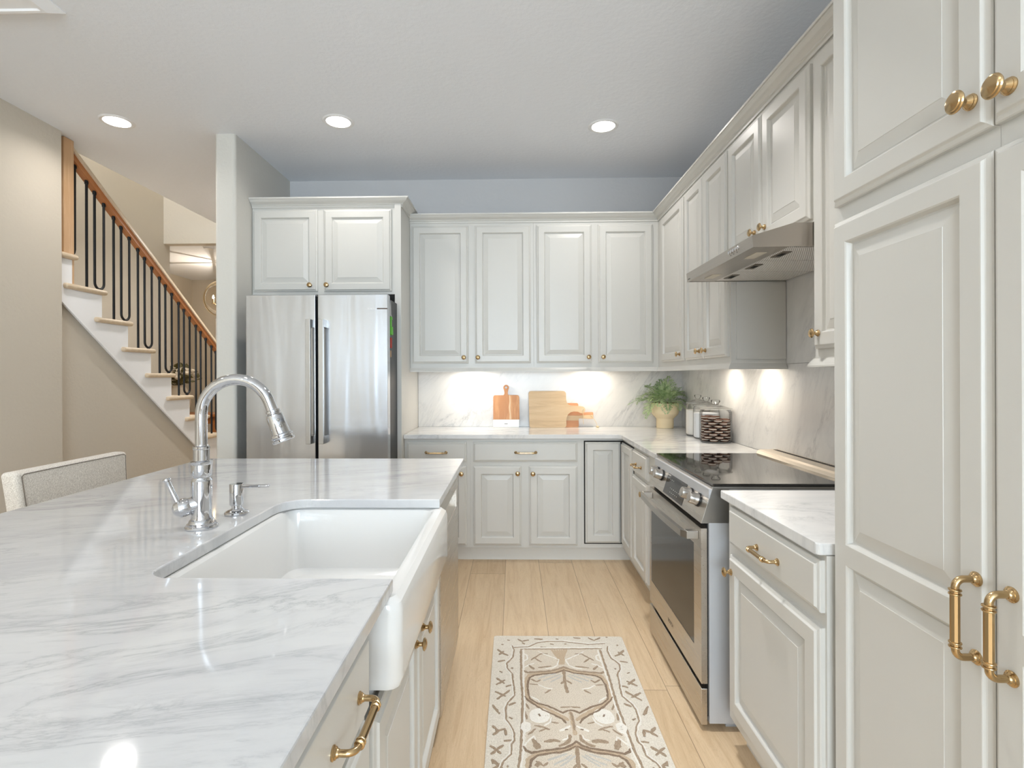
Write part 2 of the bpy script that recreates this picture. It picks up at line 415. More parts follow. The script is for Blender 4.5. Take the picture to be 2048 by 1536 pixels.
M = dict(
    ceiling=plaster('textured_ceiling_paint', (240, 243, 248), 38, .30),
    wall=plaster('beige_wall_paint', (206, 197, 182), 48, .3),
    wall_grey=plaster('pale_grey_wall_paint', (214, 211, 203), 48, .22),
    wall_cool=plaster('cool_grey_wall_paint', (207, 206, 206), 48, .2),
    white=paint('white_trim_paint', (248, 248, 249), .4),
    cab=paint('warm_white_cabinet_paint', (212, 210, 204), .33),
    kick=paint('toe_kick_paint', (226, 223, 216), .5),
    brass=plain('champagne_brass', (190, 163, 122), .22, 1.0),
    chrome=plain('polished_chrome', (204, 205, 208), .035, 1.0),
    steel=steel('brushed_stainless', (200, 194, 186), .30, (220, 2.5, 220), 0, .3, 0, .12),
    fridge=steel('brushed_fridge_stainless', (200, 202, 206), .20, (2.5, 2.5, 260), .35, .7, 1.0, .04),
    handle=steel('brushed_handle_steel', (184, 181, 176), .34, (220, 220, 2.5), 0, .3, 0, .1),
    greypanel=plain('grey_enamel_side', (196, 197, 199), .45, .2),
    hood=steel('hood_stainless', (180, 173, 165), .32, (220, 2.5, 220), 0, .3, 0, .12),
    black=plain('black_plastic', (14, 14, 14), .4),
    gapblack=plain('black_gap', (6, 6, 6), .8),
    ovenglass=plain('dark_oven_glass', (24, 22, 19), .12),
    cookglass=plain('black_ceramic_glass', (16, 15, 14), .035, 0, .9),
    iron=plain('black_iron', (22, 22, 23), .45, .4),
    porcelain=plain('white_fireclay', (230, 229, 226), .08),
    floor=floor_mat(),
    marble=marble('white_marble_worktop', 'xy', 14, (3.1, 1.7, .4), base=(207, 207, 206), dark=(195, 195, 196), vein=(130, 132, 137), vs=.45, sc=1.7, st=2.9),
    marble_back=marble('white_marble_back_counter', 'xy', 10, (1.1, 5.2, .4), base=(230, 229, 227), dark=(212, 212, 213), vs=.5),
    splash_b=marble('white_marble_splashback', 'xz', 50, (2.2, .6, .4), base=(228, 225, 220), dark=(214, 212, 209), vein=(152, 152, 155), rough=.2, st=2.6, vs=.6),
    splash_r=marble('white_marble_side_splashback', 'yz', 118, (.3, 2.6, 1.4), base=(232, 231, 229), dark=(212, 211, 211), vein=(160, 161, 166), rough=.2, st=2.6, vs=.5),
    linen=fabric('oatmeal_linen', (198, 188, 174), (246, 239, 228)),
    linen_grey=fabric('pale_grey_linen', (160, 160, 160), (216, 216, 217)),
    seam=plain('seam_thread', (120, 110, 98), .8),
    darkwood=plain('dark_stool_leg', (60, 44, 32), .45),
    oak_rail=wood('honey_oak_rail', (172, 108, 58), (196, 138, 86), (30, 2, 2), .35),
    oak_newel=wood('pale_oak_newel', (206, 168, 128), (220, 188, 150), (30, 30, 2), .4),
    oak_tread=wood('bleached_oak_tread', (214, 194, 166), (226, 208, 184), (2, 20, 20), .4),
    acacia=wood('orange_acacia', (204, 146, 98), (226, 174, 126), (22, 22, 1.6), .5),
    acacia_pale=wood('pale_acacia_sapwood', (236, 204, 166), (242, 214, 178), (22, 22, 1.6), .5),
    mango=wood('pale_mango_wood', (200, 170, 134), (228, 204, 170), (1.4, 14, 16), .55, (218, 190, 152)),
    mango_dark=wood('orange_wood_back_board', (206, 146, 102), (228, 182, 138), (1.6, 14, 14), .5),
    twine=plain('jute_twine', (226, 202, 160), .9),
    pot=plain('cream_matte_ceramic', (240, 220, 182), .6),
    nursery=plain('brown_nursery_pot', (92, 42, 22), .6),
    soil=plain('dark_soil', (48, 34, 24), .95),
    flour=plain('white_flour', (244, 241, 235), .95),
    sugar=plain('white_sugar', (240, 243, 246), .9),
    cookie=plain('dark_cookie', (92, 64, 50), .85),
    cream=plain('cookie_cream', (240, 234, 222), .8),
    glass=glass('clear_glass', (1, 1, 1), .75), thickglass=glass('thick_glass', (.97, .98, .98), 2.2), smoke=glass('warm_globe_glass', (1, .97, .92), .5),
    lamp=emit('downlight_lens', (1, .97, .93), 9.0), puck=emit('warm_puck_lens', (1, .9, .76), 6.0),
    bulb=emit('candle_bulb', (1, .82, .55), 30.0), stair_fill=emit('stair_fill_lens', (1, .95, .88), 3.0),
    trim=plain('downlight_trim', (238, 238, 238), .4),
    bronze=plain('champagne_ring_metal', (190, 172, 140), .3, .9),
    nickel=plain('satin_nickel', (170, 168, 164), .3, 1.0),
    screen=plain('dark_display_glass', (46, 43, 40), .10),
    ink=plain('dark_lettering', (52, 50, 48), .6), silver_ink=plain('silver_lettering', (225, 225, 225), .3, .6),
    brown_bar=plain('brown_badge_bar', (86, 62, 46), .4),
    leaf=None)
def leaf_mat(name, c1, c2):
    m = NT(name); n1 = m.noise(m.coord(), 40, 2)
    m.set(Base_Color=m.ramp(n1, [(.3, srgb(*c1)), (.7, srgb(*c2))]), Roughness=.5, Transmission_Weight=0.0)
    return m.mat
M['leaf'] = leaf_mat('fern_green', (146, 174, 116), (200, 216, 166)); M['leaf_dark'] = leaf_mat('fern_deep_green', (116, 148, 94), (164, 190, 132))
M['olive'] = leaf_mat('bouquet_leaf', (78, 74, 36), (120, 112, 62)); M['petal'] = plain('cream_petal', (248, 238, 220), .7)
def filter_mat():
    m = NT('hood_mesh_filter'); tc = m.n('ShaderNodeTexCoord'); sep = m.n('ShaderNodeSeparateXYZ'); m.l(tc.outputs['Object'], sep.inputs[0])
    f = m.math('FRACT', m.math('DIVIDE', m.math('ADD', m.math('SUBTRACT', sep.outputs['X'], m.math('MULTIPLY', sep.outputs['Y'], .6)), 5.0), .0074))
    g = m.math('LESS_THAN', f, .42)
    m.set(Base_Color=m.mix(g, srgb(252, 250, 247), srgb(168, 161, 154)), Metallic=.1, Roughness=.35)
    m.bump(g, .3, .002); return m.mat
M['filter'] = filter_mat()
def rug_mat(name, c1, c2, sc=260):
    m = NT(name); v = m.coord(); n1 = m.noise(v, sc, 3, .6); n2 = m.noise(v, 14, 3)
    c = m.ramp(n1, [(.34, srgb(*c1)), (.66, srgb(*c2))])
    c = m.mix(m.math('MULTIPLY', n2, .22), c, srgb(228, 216, 198), 'MULTIPLY')
    m.set(Base_Color=c, Roughness=.95); m.bump(n1, .8, .004); return m.mat
M['rug'] = rug_mat('oatmeal_wool', (216, 208, 194), (244, 238, 226)); M['rug_field'] = rug_mat('tan_wool', (204, 192, 175), (238, 228, 212))
M['rug_w'] = rug_mat('ivory_wool', (238, 234, 225), (250, 246, 238)); M['rug_b'] = rug_mat('brown_wool', (150, 130, 108), (186, 166, 144))
M['rug_d'] = rug_mat('dark_brown_wool', (126, 106, 88), (160, 140, 120)); M['rug_g'] = rug_mat('grey_wool', (190, 186, 178), (212, 208, 200)); M['rug_t'] = rug_mat('camel_wool', (188, 166, 140), (214, 194, 168))


# ------------------------------------------------------------------ room shell
CEIL, WB, WR, WL = 2.94, 4.36, 1.38, -2.95
def structure(name, mb, mat, **kw): return obj(name, mb, mat, kind='structure', **kw)
structure('floor', MB().box(-6.0, WR + .1, -4.4, 9.0, -.08, 0), M['floor'])
c = MB()                                       # ceiling with the stairwell opening left free
c.box(WL - .2, WR + .1, -4.4, 1.6, CEIL, CEIL + .14).box(-3.12, WR + .1, 1.6, 9.0, CEIL, CEIL + .14)
c.box(-6.0, -3.12, 6.10, 9.0, CEIL, CEIL + .14)
structure('ceiling', c, M['ceiling'])
structure('wall_back', MB().box(-1.84, WR + .1, WB, WB + .12, 0, CEIL), M['wall_cool'])
structure('wall_right', MB().box(WR, WR + .12, -4.4, WB, 0, CEIL), M['wall_cool'])
structure('wall_left', MB().box(WL - .12, WL, -4.4, 3.42, 0, CEIL), M['wall'])
# end of the wall beside the fridge, with rounded plaster corners
def pier():
    mb = MB(); x0, x1, y0, y1, r = -1.978, -1.84, 3.49, 8.9, .022
    p = [(x0, y1)]
    for i in range(7):
        t = PI + PI / 2 * i / 6; p.append((x0 + r + r * math.cos(t), y0 + r + r * math.sin(t)))
    for i in range(7):
        t = 1.5 * PI + PI / 2 * i / 6; p.append((x1 - r + r * math.cos(t), y0 + r + r * math.sin(t)))
    p.append((x1, y1))
    return mb.prism(p, lambda a, b, z: (a, b, z), 0, CEIL)
structure('wall_fridge_side', pier(), M['wall_grey'])
# stairwell: wall below the stringer, far side wall, header, upper shaft
structure('wall_under_stair', MB().prism([(3.42, 0), (5.86, 0), (5.86, .01), (3.42, 1.865)], lambda u, v, w: (w, u, v), -3.10, -3.005), M['wall'])
structure('wall_stairwell', MB().box(-4.17, -4.05, 1.5, 6.2, 0, 5.6), M['wall'])
structure('wall_stair_header', MB().box(-4.05, -1.9, 6.09, 6.2, 2.87, 5.6), M['wall'])
sh = MB().box(-4.05, -2.9, 1.5, 1.6, 0, 5.6).box(-3.12, -3.0, 1.6, 6.09, CEIL + .14, 5.6)
structure('wall_upper_shaft', sh, M['wall'])
structure('ceiling_upper', MB().box(-4.2, -2.9, 1.5, 6.2, 5.6, 5.7), M['ceiling'])
# hall beyond the stairs
structure('wall_hall_left', MB().box(-5.48, -5.36, 5.9, 9.0, 0, CEIL), M['wall'])
structure('wall_hall_front', MB().box(-5.48, -4.0505, 6.095, 6.195, 0, CEIL), M['wall'])
structure('wall_hall_back', MB().box(-5.48, -1.84, 8.78, 8.9, 0, CEIL), M['wall'])
structure('trim_hall_door', MB().box(-4.95, -4.86, 8.755, 8.78, 0, 2.2).box(-4.95, -3.9, 8.755, 8.78, 2.2, 2.29), M['white'])
# wall behind the camera with three windows
wb = MB(); xs = [WL, -1.40, -.50, -.40, .50, .60, 1.30, WR]
for i in (0, 2, 4, 6): wb.box(xs[i], xs[i + 1], -4.4, -4.28, 0, CEIL)
for i in (1, 3, 5): wb.box(xs[i], xs[i + 1], -4.4, -4.28, 0, .55).box(xs[i], xs[i + 1], -4.4, -4.28, 2.5, CEIL)
structure('wall_behind', wb, M['wall_grey'])
for k, i in enumerate((1, 3, 5)):
    f = MB(); a, b = xs[i], xs[i + 1]
    f.box(a, a + .06, -4.38, -4.30, .55, 2.5).box(b - .06, b, -4.38, -4.30, .55, 2.5).box(a + .06, b - .06, -4.38, -4.30, .55, .62).box(a + .06, b - .06, -4.38, -4.30, 2.43, 2.5)
    f.box(a + .06, b - .06, -4.36, -4.32, 1.5, 1.54)
    wn = structure('window_%d' % (k + 1), f, M['white'])
structure('baseboard_left', MB().box(WL, WL + .014, -4.28, 3.42, 0, .11), M['white'])

F_ = lambda u, v, w: (u, -4.2795 + w, v)
dm = door_mesh(F_, -2.90, -2.02, .01, 2.42, .12, [(.22, 1.0), (1.14, 2.28)])
structure('reflection_door', dm, plain('dark_reflection_door', (96, 80, 66), .45))  # unseen dark door, added to darken the reflection in the fridge
structure('reflection_door_trim', MB().box(-2.945, -2.905, -4.28, -4.255, 0, 2.5).box(-2.015, -1.93, -4.28, -4.255, 0, 2.5).box(-2.905, -2.015, -4.28, -4.255, 2.43, 2.5), M['white'])  # casing of the added door

# marble splashback slabs behind the counters
structure('trim_1', MB().box(-.78, 1.362, 4.342, WB, .9145, 1.42), M['splash_b'])
structure('trim_2', MB().box(1.362, WR, 1.337, 4.342, .9145, 1.386), M['splash_r'])
structure('trim_3', MB().box(1.362, WR, 1.952, 2.69, 1.3875, 1.90), M['splash_r'])

# ------------------------------------------------------------------ ceiling lights
def downlight(x, y, label, power=4.4, color=(1, .96, .92), spread=150):
    t = thing('recessed_ceiling_light', label, 'ceiling light', (x, y, CEIL), 'recessed ceiling lights')
    z = CEIL
    obj('trim_ring', MB().lathe([(.074, -.004), (.080, -.0065), (.090, -.006), (.098, -.001), (.098, 0), (.074, 0)], (x, y, z), (0, 0, 1), 40), M['trim'], t)
    obj('lens', MB().lathe([(0, -.004), (.074, -.004), (.074, -.001), (0, -.001)], (x, y, z), (0, 0, 1), 40), M['lamp'], t)
    light('downlight_beam', 'AREA', (x, y, z - .012), power, color, t, None, shape='DISK', size=.14, spread=math.radians(spread))
    return t
downlight(-2.49, 3.30, 'round recessed ceiling light nearest the stair rail, above the beige wall', 5.4)
downlight(-1.10, 3.34, 'round recessed ceiling light in front of the fridge cabinet', 4.0)
downlight(.585, 3.45, 'round recessed ceiling light above the range side of the kitchen', 5.4)
for x, y, p_, sp_, lb in [(-2.49, .9, 6, 150, 'over the left part of the room near the camera'), (-1.0, .9, 3.5, 150, 'over the island near the camera'), (.40, 1.95, 10, 92, 'over the aisle between sink and range'),
                          (-2.45, 5.4, 24, 160, 'in the hall beside the stairs, hidden by the wall end'), (-2.0, -1.4, 7, 150, 'by the left window behind the camera'), (-.2, -1.4, 7, 150, 'by the middle window behind the camera'),
                          (-2.2, -3.2, 16, 160, 'close to the wall behind the camera, left'), (.7, -3.2, 16, 160, 'close to the wall behind the camera, right')]:
    downlight(x, y, 'added unseen ceiling light ' + lb, p_, (1, .985, .97), sp_)  # unseen lamps added to brighten the room, the stairs and the fridge reflection
pm = MB()
rings(pm, lambda u, v, w: (u, v, CEIL - w), (-2.62, -1.97, 1.55, 2.31), [(0, 0), (0, .004), (.045, .030), (.060, .030), (.064, .022), (.072, .022)])
obj('ceiling_panel', pm, M['white'], label='white framed rectangular panel on the ceiling, cut by the top left corner', cat='ceiling panel')

# ------------------------------------------------------------------ cabinets
CAB = M['cab']
def add_door(t, F, u0, u1, v0, v1, knob=None, panels=None, st=.055):
    d = obj('door', door_mesh(F, u0, u1, v0, v1, st, panels), CAB, t)
    if knob: obj('knob', knob_mesh(F, *knob), M['brass'], d, label='brass knob')
    return d
def add_drawer(t, F, u0, u1, v0, v1, L=.13, pull=None):
    d = obj('drawer', drawer_mesh(F, u0, u1, v0, v1), CAB, t)
    if pull: obj('pull', pull_mesh(F, pull[0], pull[1], L), M['brass'], d, label='brass bar pull')
    return d

# above the fridge, with the tall end panel
YF = 3.72
t = thing('fridge_cabinet', 'white two-door cabinet above the stainless fridge with a tall end panel', 'cabinet', (-1.31, 4.04, 0))
obj('carcass', MB().box(-1.838, -.826, YF, 4.355, 1.905, 2.53), CAB, t)
obj('end_panel', MB().box(-.826, -.782, 3.70, 4.355, 0, 2.53), CAB, t)
obj('side_panel', MB().box(-1.838, -1.815, YF, 4.355, 0, 1.9045), CAB, t)
F = face_back(YF)
add_door(t, F, -1.828, -1.372, 1.926, 2.500, (-1.42, 1.968))
add_door(t, F, -1.326, -.850, 1.924, 2.498, (-1.302, 1.968))
CROWN = [(.0008, 0), (.007, 0), (.007, .012), (.014, .016), (.014, .021), (.020, .025), (.026, .029), (.036, .034), (.044, .042), (.049, .050), (.056, .050), (.056, .060), (.0008, .060)]
obj('crown_molding', MB().sweep([(-1.838, 3.72), (-.782, 3.72), (-.782, 4.355)], [(o, 2.516 + z) for o, z in CROWN]), CAB, t)

# back wall uppers
YU, XU = 4.02, 1.09
FU = face_back(YU); FR = face_right(XU)
Z0, Z1 = 1.424, 2.462
def upper_back(x0, x1, doors, label):
    t = thing('upper_cabinet', label, 'cabinet', ((x0 + x1) / 2, 4.18, 1.395), 'upper cabinets on the back wall')
    obj('carcass', MB().box(x0, x1, YU, 4.341, 1.395, 2.50), CAB, t)
    for a, b, k in doors: add_door(t, FU, a, b, Z0, Z1, (k, 1.468))
upper_back(-.781, .1535, [(-.764, -.339, -.372), (-.288, .131, -.266)], 'white two-door upper cabinet on the back wall beside the fridge cabinet, left of the pair')
upper_back(.1545, 1.0895, [(.177, .588, .563), (.637, 1.046, .671)], 'white two-door upper cabinet on the back wall beside the corner, right of the pair')
# right wall uppers
def upper_right(y0, y1, z0, doors, label, dz=.029):
    t = thing('upper_cabinet', label, 'cabinet', (1.22, (y0 + y1) / 2, z0), 'upper cabinets on the right wall')
    obj('carcass', MB().box(XU, 1.361, y0, y1, z0, 2.50), CAB, t)
    for a, b, k, kz in doors: add_door(t, FR, a, b, z0 + dz, Z1, (k, kz))
    return t
upper_right(3.375, 4.341, 1.395, [(3.395, 3.895, 3.445, 1.465)], 'white single-door upper cabinet on the right wall at the room corner, above the fern')
t = upper_right(2.69, 3.374, 1.395, [(3.038, 3.362, 3.085, 1.468), (2.708, 3.030, 2.985, 1.468)], 'white two-door upper cabinet on the right wall, beyond the hood, above the jars')
obj('end_panel', MB().box(1.115, 1.359, 2.6835, 2.6899, 1.41, 1.7965), CAB, t)
upper_right(1.946, 2.689, 1.887, [(2.330, 2.682, 2.378, 1.960), (1.956, 2.320, 2.284, 1.960)], 'short white two-door upper cabinet directly above the range hood', .012)
t = upper_right(1.336, 1.945, 1.395, [(1.39, 1.928, 1.89, 1.478)], 'white single-door upper cabinet on the right wall between hood and tall pantry')
obj('crown_molding', MB().sweep([(-.781, YU), (XU, YU), (XU, 1.3365)], [(o, 2.484 + z) for o, z in CROWN]), CAB,
    label='white crown molding along the tops of the back and right upper cabinets', cat='molding')
RAIL = [(.0008, .0345), (.005, .0345), (.005, .030), (.009, .024), (.015, .015), (.019, .006), (.019, 0), (.0008, 0)]
obj('light_rail', MB().sweep([(-.781, YU), (XU, YU), (XU, 2.69), (1.360, 2.69)], [(o, 1.360 + z) for o, z in RAIL]), CAB,
    label='white light rail molding under the corner run of upper cabinets', cat='molding')
obj('light_rail', MB().sweep([(1.36, 1.9455), (XU, 1.9455), (XU, 1.3365)], [(o, 1.360 + z) for o, z in RAIL]), CAB,
    label='white light rail molding under the upper cabinet between hood and pantry', cat='molding')

# under-cabinet lights
def puck(x, y, label, e=2.5):
    t = thing('under_cabinet_light', label, 'light', (x, y, 1.3945), 'under-cabinet lights')
    obj('housing', MB().lathe([(.034, 0), (.034, -.010), (.030, -.013), (.027, -.013), (.027, 0)], (x, y, 1.3945), n=24), M['trim'], t)
    obj('lens', MB().lathe([(0, -.010), (.0265, -.010), (.0265, -.008), (0, -.008)], (x, y, 1.3945), n=24), M['puck'], t)
    light('puck_beam', 'AREA', (x, y, 1.380), e, (1, .90, .76), t, None, shape='DISK', size=.09)
puck(-.33, 4.205, 'small puck light under the upper cabinets, above the paddle board with the white end')
puck(.62, 4.205, 'small puck light under the upper cabinets, right of the pale wooden board')
puck(1.235, 3.30, 'small puck light under the right upper cabinets, behind the glass jars', 1.5)
puck(1.235, 2.84, 'small puck light under the right upper cabinets, beside the hood', 1.5)

# base cabinets, back run
YB, XB = 3.80, .775
FB = face_back(YB); FBR = face_right(XB)
def base_back(x0, x1, label):
    t = thing('base_cabinet', label, 'cabinet', ((x0 + x1) / 2, 4.07, 0), 'base cabinets on the back wall')
    obj('carcass', MB().box(x0, x1, YB, 4.355, .105, .883), CAB, t)
    obj('toe_kick', MB().box(x0, x1, 3.855, 3.875, 0, .105), M['kick'], t)
    return t
t = base_back(-.781, -.3125, 'white base cabinet with one drawer beside the fridge, partly behind the island')
add_drawer(t, FB, -.764, -.336, .718, .858, .142, (-.553, .785)); add_door(t, FB, -.764, -.336, .124, .688, (-.372, .636))
t = base_back(-.3120, .479, 'white base cabinet with a wide drawer above two doors, under the cutting boards')
add_drawer(t, FB, -.289, .451, .718, .858, .142, (.085, .785)); add_door(t, FB, -.289, .053, .124, .688, (.027, .638)); add_door(t, FB, .107, .451, .124, .688, (.135, .636))
t = thing('corner_cabinet', 'white corner base cabinet with two doors meeting in the inner corner, no knobs', 'cabinet', (.95, 4.0, 0))
obj('carcass', MB().prism([(.4795, YB), (XB, YB), (XB, 3.432), (1.36, 3.432), (1.36, 4.34), (.4795, 4.34)], lambda a, b, z: (a, b, z), .105, .883), CAB, t)
obj('toe_kick', MB().box(.4795, .855, 3.855, 3.875, 0, .105).box(.835, .855, 3.44, 3.855, 0, .105), M['kick'], t)
obj('door_gap_shade', MB().box(.4985, .775, YB - .004, YB, .134, .866).box(XB - .004, XB, 3.442, YB, .134, .866), M['gapblack'], t, label='black sheet painted as shade in the gaps around the corner doors')  # shade between the doors put in as a black sheet
add_door(t, FB, .506, .756, .142, .858); add_door(t, FBR, 3.450, 3.777, .142, .858)
t = thing('base_cabinet', 'white base cabinet with one drawer and one door on the far side of the range', 'cabinet', (1.05, 3.1, 0), 'base cabinets on the right wall')
obj('carcass', MB().box(XB, 1.361, 2.785, 3.431, .105, .883), CAB, t)
obj('toe_kick', MB().box(.835, .855, 2.785, 3.431, 0, .105), M['kick'], t)
add_drawer(t, FBR, 3.06, 3.415, .722, .862, .13, (3.235, .782)); add_door(t, FBR, 3.06, 3.425, .130, .700, (3.105, .640))
t = thing('base_cabinet', 'white base cabinet with one drawer and one door between range and tall pantry', 'cabinet', (1.05, 1.64, 0), 'base cabinets on the right wall')
obj('carcass', MB().box(XB, 1.361, 1.337, 1.935, .105, .883), CAB, t)
obj('toe_kick', MB().box(.835, .855, 1.337, 1.935, 0, .105), M['kick'], t)
add_drawer(t, FBR, 1.345, 1.897, .738, .869, .13, (1.605, .797)); add_door(t, FBR, 1.345, 1.897, .150, .700, (1.868, .647))
# tall pantry
FP = face_right(.801)
def pantry(y0, y1, knob_y, label, pull_y):
    t = thing('pantry_cabinet', label, 'cabinet', (1.09, (y0 + y1) / 2, 0), 'tall pantry cabinets')
    obj('carcass', MB().box(.801, 1.379, y0, y1, .105, 2.55), CAB, t)
    obj('toe_kick', MB().box(.86, .88, y0, y1, 0, .105), M['kick'], t)
    ya, yb = y0 + .0012, y1 - (.010 if y1 > 1.2 else .0012)
    d = obj('door', door_mesh(FP, ya, yb, 1.742, 2.52, .055), CAB, t)
    obj('knob', knob_mesh(FP, knob_y, 1.796 if y1 > 1.2 else 1.785, 1.15), M['brass'], d, label='brass knob')
    d = obj('door', door_mesh(FP, ya, yb, .115, 1.702, .055, [(.17, .885), (.932, 1.647)]), CAB, t)
    obj('pull', pull_mesh(FP, pull_y, .922, .132, True, .0060, .036), M['brass'], d, label='brass bar pull')
pantry(.891, 1.335, .922, 'tall white pantry cabinet with a two-panel lower door, nearest the marble counter', .915)
pantry(.44, .8902, .851, 'tall white pantry cabinet cut by the right edge of the photo', .851)

# ------------------------------------------------------------------ counters
def slab(name, poly, label, mat, z0=.884, z1=.914):
    bm = bmesh.new(); lo = [bm.verts.new((x, y, z0)) for x, y in poly]; f = bm.faces.new(lo)
    r = bmesh.ops.extrude_face_region(bm, geom=[f]); up = [q for q in r['geom'] if isinstance(q, bmesh.types.BMVert)]
    for q in up: q.co.z = z1
    bmesh.ops.recalc_face_normals(bm, faces=bm.faces[:])
    ed = [e for e in bm.edges if abs(e.verts[0].co.z - e.verts[1].co.z) < 1e-6]
    bmesh.ops.bevel(bm, geom=ed, offset=.0035, segments=2, affect='EDGES', profile=.5)
    mb = MB().bm(bm, 0, False); bm.free()
    return obj(name, mb, mat, label=label, cat='countertop')
def arc(cx, cy, r, a0, a1, n=8): return [(cx + r * math.cos(math.radians(a0 + (a1 - a0) * i / n)), cy + r * math.sin(math.radians(a0 + (a1 - a0) * i / n))) for i in range(n + 1)]
slab('countertop', [(-.779, 4.341), (-.779, 3.757), (-.60, 3.757)] + arc(.752 - .045, 3.757 - .045, .045, 90, 0)
     + [(.752, 2.790), (1.361, 2.790), (1.361, 4.341)], 'white marble L-shaped countertop along the back wall and behind the jars', M['marble_back'])
slab('countertop', [(.752, 1.953), (.752, 1.337 + .012)] + arc(.764, 1.349, .012, 180, 270, 4) + [(1.361, 1.337), (1.361, 1.953)], 'white marble countertop section between range and pantry', M['marble_back'])
poly = [(-1.585, 2.690), (-1.585, .10), (-.252, .10), (-.252, 1.100), (-.735, 1.100)] + arc(-.735 + .0, 1.150, .045, 250, 180, 5)[1:]
poly += [(-.757 - .02, 1.70)] + arc(-.690, 1.715, .085, 180, 90, 8)[1:] + [(-.252, 1.800), (-.252, 2.690)]
slab('countertop', poly, 'large white marble island worktop with a cutout for the farmhouse sink', M['marble'])

# ------------------------------------------------------------------ island
FI = face_island(-.285)
t = thing('kitchen_island', 'white island body under the overhanging marble worktop, seating side', 'kitchen island', (-1.0, 1.4, 0))
obj('carcass', MB().box(-1.28, -.875, .13, 2.66, .0, .883), CAB, t)
obj('end_panel', MB().box(-.874, -.285, 2.512, 2.66, 0, .883), CAB, t)
t = thing('island_cabinet', 'white island cabinet with a drawer nearest the camera, left of the aisle', 'cabinet', (-.58, .62, 0), 'island cabinets')
obj('carcass', MB().box(-.874, -.285, .13, 1.004, .105, .883), CAB, t)
obj('toe_kick', MB().box(-.36, -.34, .13, 1.004, 0, .105), M['kick'], t)
add_drawer(t, FI, .40, .975, .722, .868, .132, (.832, .788)); add_drawer(t, FI, .40, .975, .42, .700, .132, (.70, .56)); add_drawer(t, FI, .40, .975, .125, .40, .132, (.70, .27))
t = thing('sink_cabinet', 'white two-door island cabinet under the farmhouse sink', 'cabinet', (-.58, 1.45, 0), 'island cabinets')
obj('carcass', MB().box(-.874, -.285, 1.006, 1.892, .105, .640), CAB, t)
obj('toe_kick', MB().box(-.36, -.34, 1.006, 1.892, 0, .105), M['kick'], t)
add_door(t, FI, 1.024, 1.452, .125, .668, (1.415, .618)); add_door(t, FI, 1.460, 1.886, .125, .668, (1.512, .618))
# dishwasher
t = thing('dishwasher', 'stainless dishwasher at the far end of the island', 'dishwasher', (-.58, 2.2, 0))
obj('body', MB().box(-.85, -.295, 1.900, 2.508, .10, .872), M['greypanel'], t)
obj('toe_kick', MB().box(-.37, -.35, 1.900, 2.508, 0, .10), M['black'], t)
dp = MB().box(-.294, -.263, 1.905, 2.503, .105, .735, 0, .003).box(-.294, -.263, 1.905, 2.503, .815, .868, 0, .003)
dp.box(-.294, -.263, 1.905, 1.985, .735, .815).box(-.294, -.263, 2.43, 2.503, .735, .815)
d = obj('door', dp, M['steel'], t)
obj('pocket_handle', MB().prism([(-.292, .812), (-.288, .775), (-.266, .736), (-.292, .736)], lambda u, v, w: (u, w, v), 1.986, 2.429), M['steel'], d)
# farmhouse sink
t = thing('farmhouse_sink', 'white fireclay farmhouse sink with a rounded apron set into the island', 'sink', (-.51, 1.455, .645))
def sink():
    bm = bmesh.new()
    def ring(x0, x1, y0, y1, r, z, n=6):
        p = arc(x1 - r, y1 - r, r, 0, 90, n) + arc(x0 + r, y1 - r, r, 90, 180, n) + arc(x0 + r, y0 + r, r, 180, 270, n) + arc(x1 - r, y0 + r, r, 270, 360, n)
        return [bm.verts.new((x, y, z)) for x, y in p]
    x0, x1, y0, y1 = -.800, -.228, 1.062, 1.842
    R = [ring(x0 + .05, x1 - .075, y0 + .05, y1 - .05, .02, .645), ring(x0 + .04, x1 - .064, y0 + .04, y1 - .04, .02, .690), ring(x0 + .03, x1 - .022, y0 + .025, y1 - .025, .02, .692), ring(x0 + .012, x1 - .007, y0 + .008, y1 - .008, .025, .699), ring(x0, x1, y0, y1, .028, .718),
         ring(x0, x1, y0, y1, .028, .858), ring(x0, x1 - .004, y0 + .003, y1 - .003, .028, .872), ring(x0, x1 - .016, y0 + .012, y1 - .012, .026, .8825),
         ring(x0 + .025, x1 - .034, y0 + .025, y1 - .025, .03, .8825), ring(x0 + .034, x1 - .046, y0 + .036, y1 - .036, .035, .876), ring(x0 + .038, x1 - .050, y0 + .040, y1 - .040, .035, .86),
         ring(x0 + .050, x1 - .062, y0 + .052, y1 - .052, .05, .684), ring(x0 + .066, x1 - .078, y0 + .068, y1 - .068, .05, .667), ring(x0 + .10, x1 - .11, y0 + .10, y1 - .10, .05, .664)]
    for a, b in zip(R, R[1:]):
        for i in range(len(a)): bm.faces.new((a[i], a[(i + 1) % len(a)], b[(i + 1) % len(a)], b[i]))
    bm.faces.new(list(reversed(R[0]))); bm.faces.new(R[-1])
    mb = MB().bm(bm, 0, True); bm.free(); return mb
obj('basin', sink(), M['porcelain'], t)
obj('drain', MB().lathe([(0, 0), (.030, 0), (.034, .002), (.044, .003), (.045, 0), (.045, -.002), (0, -.002)], (-.52, 1.45, .6655), n=28), M['chrome'], t)

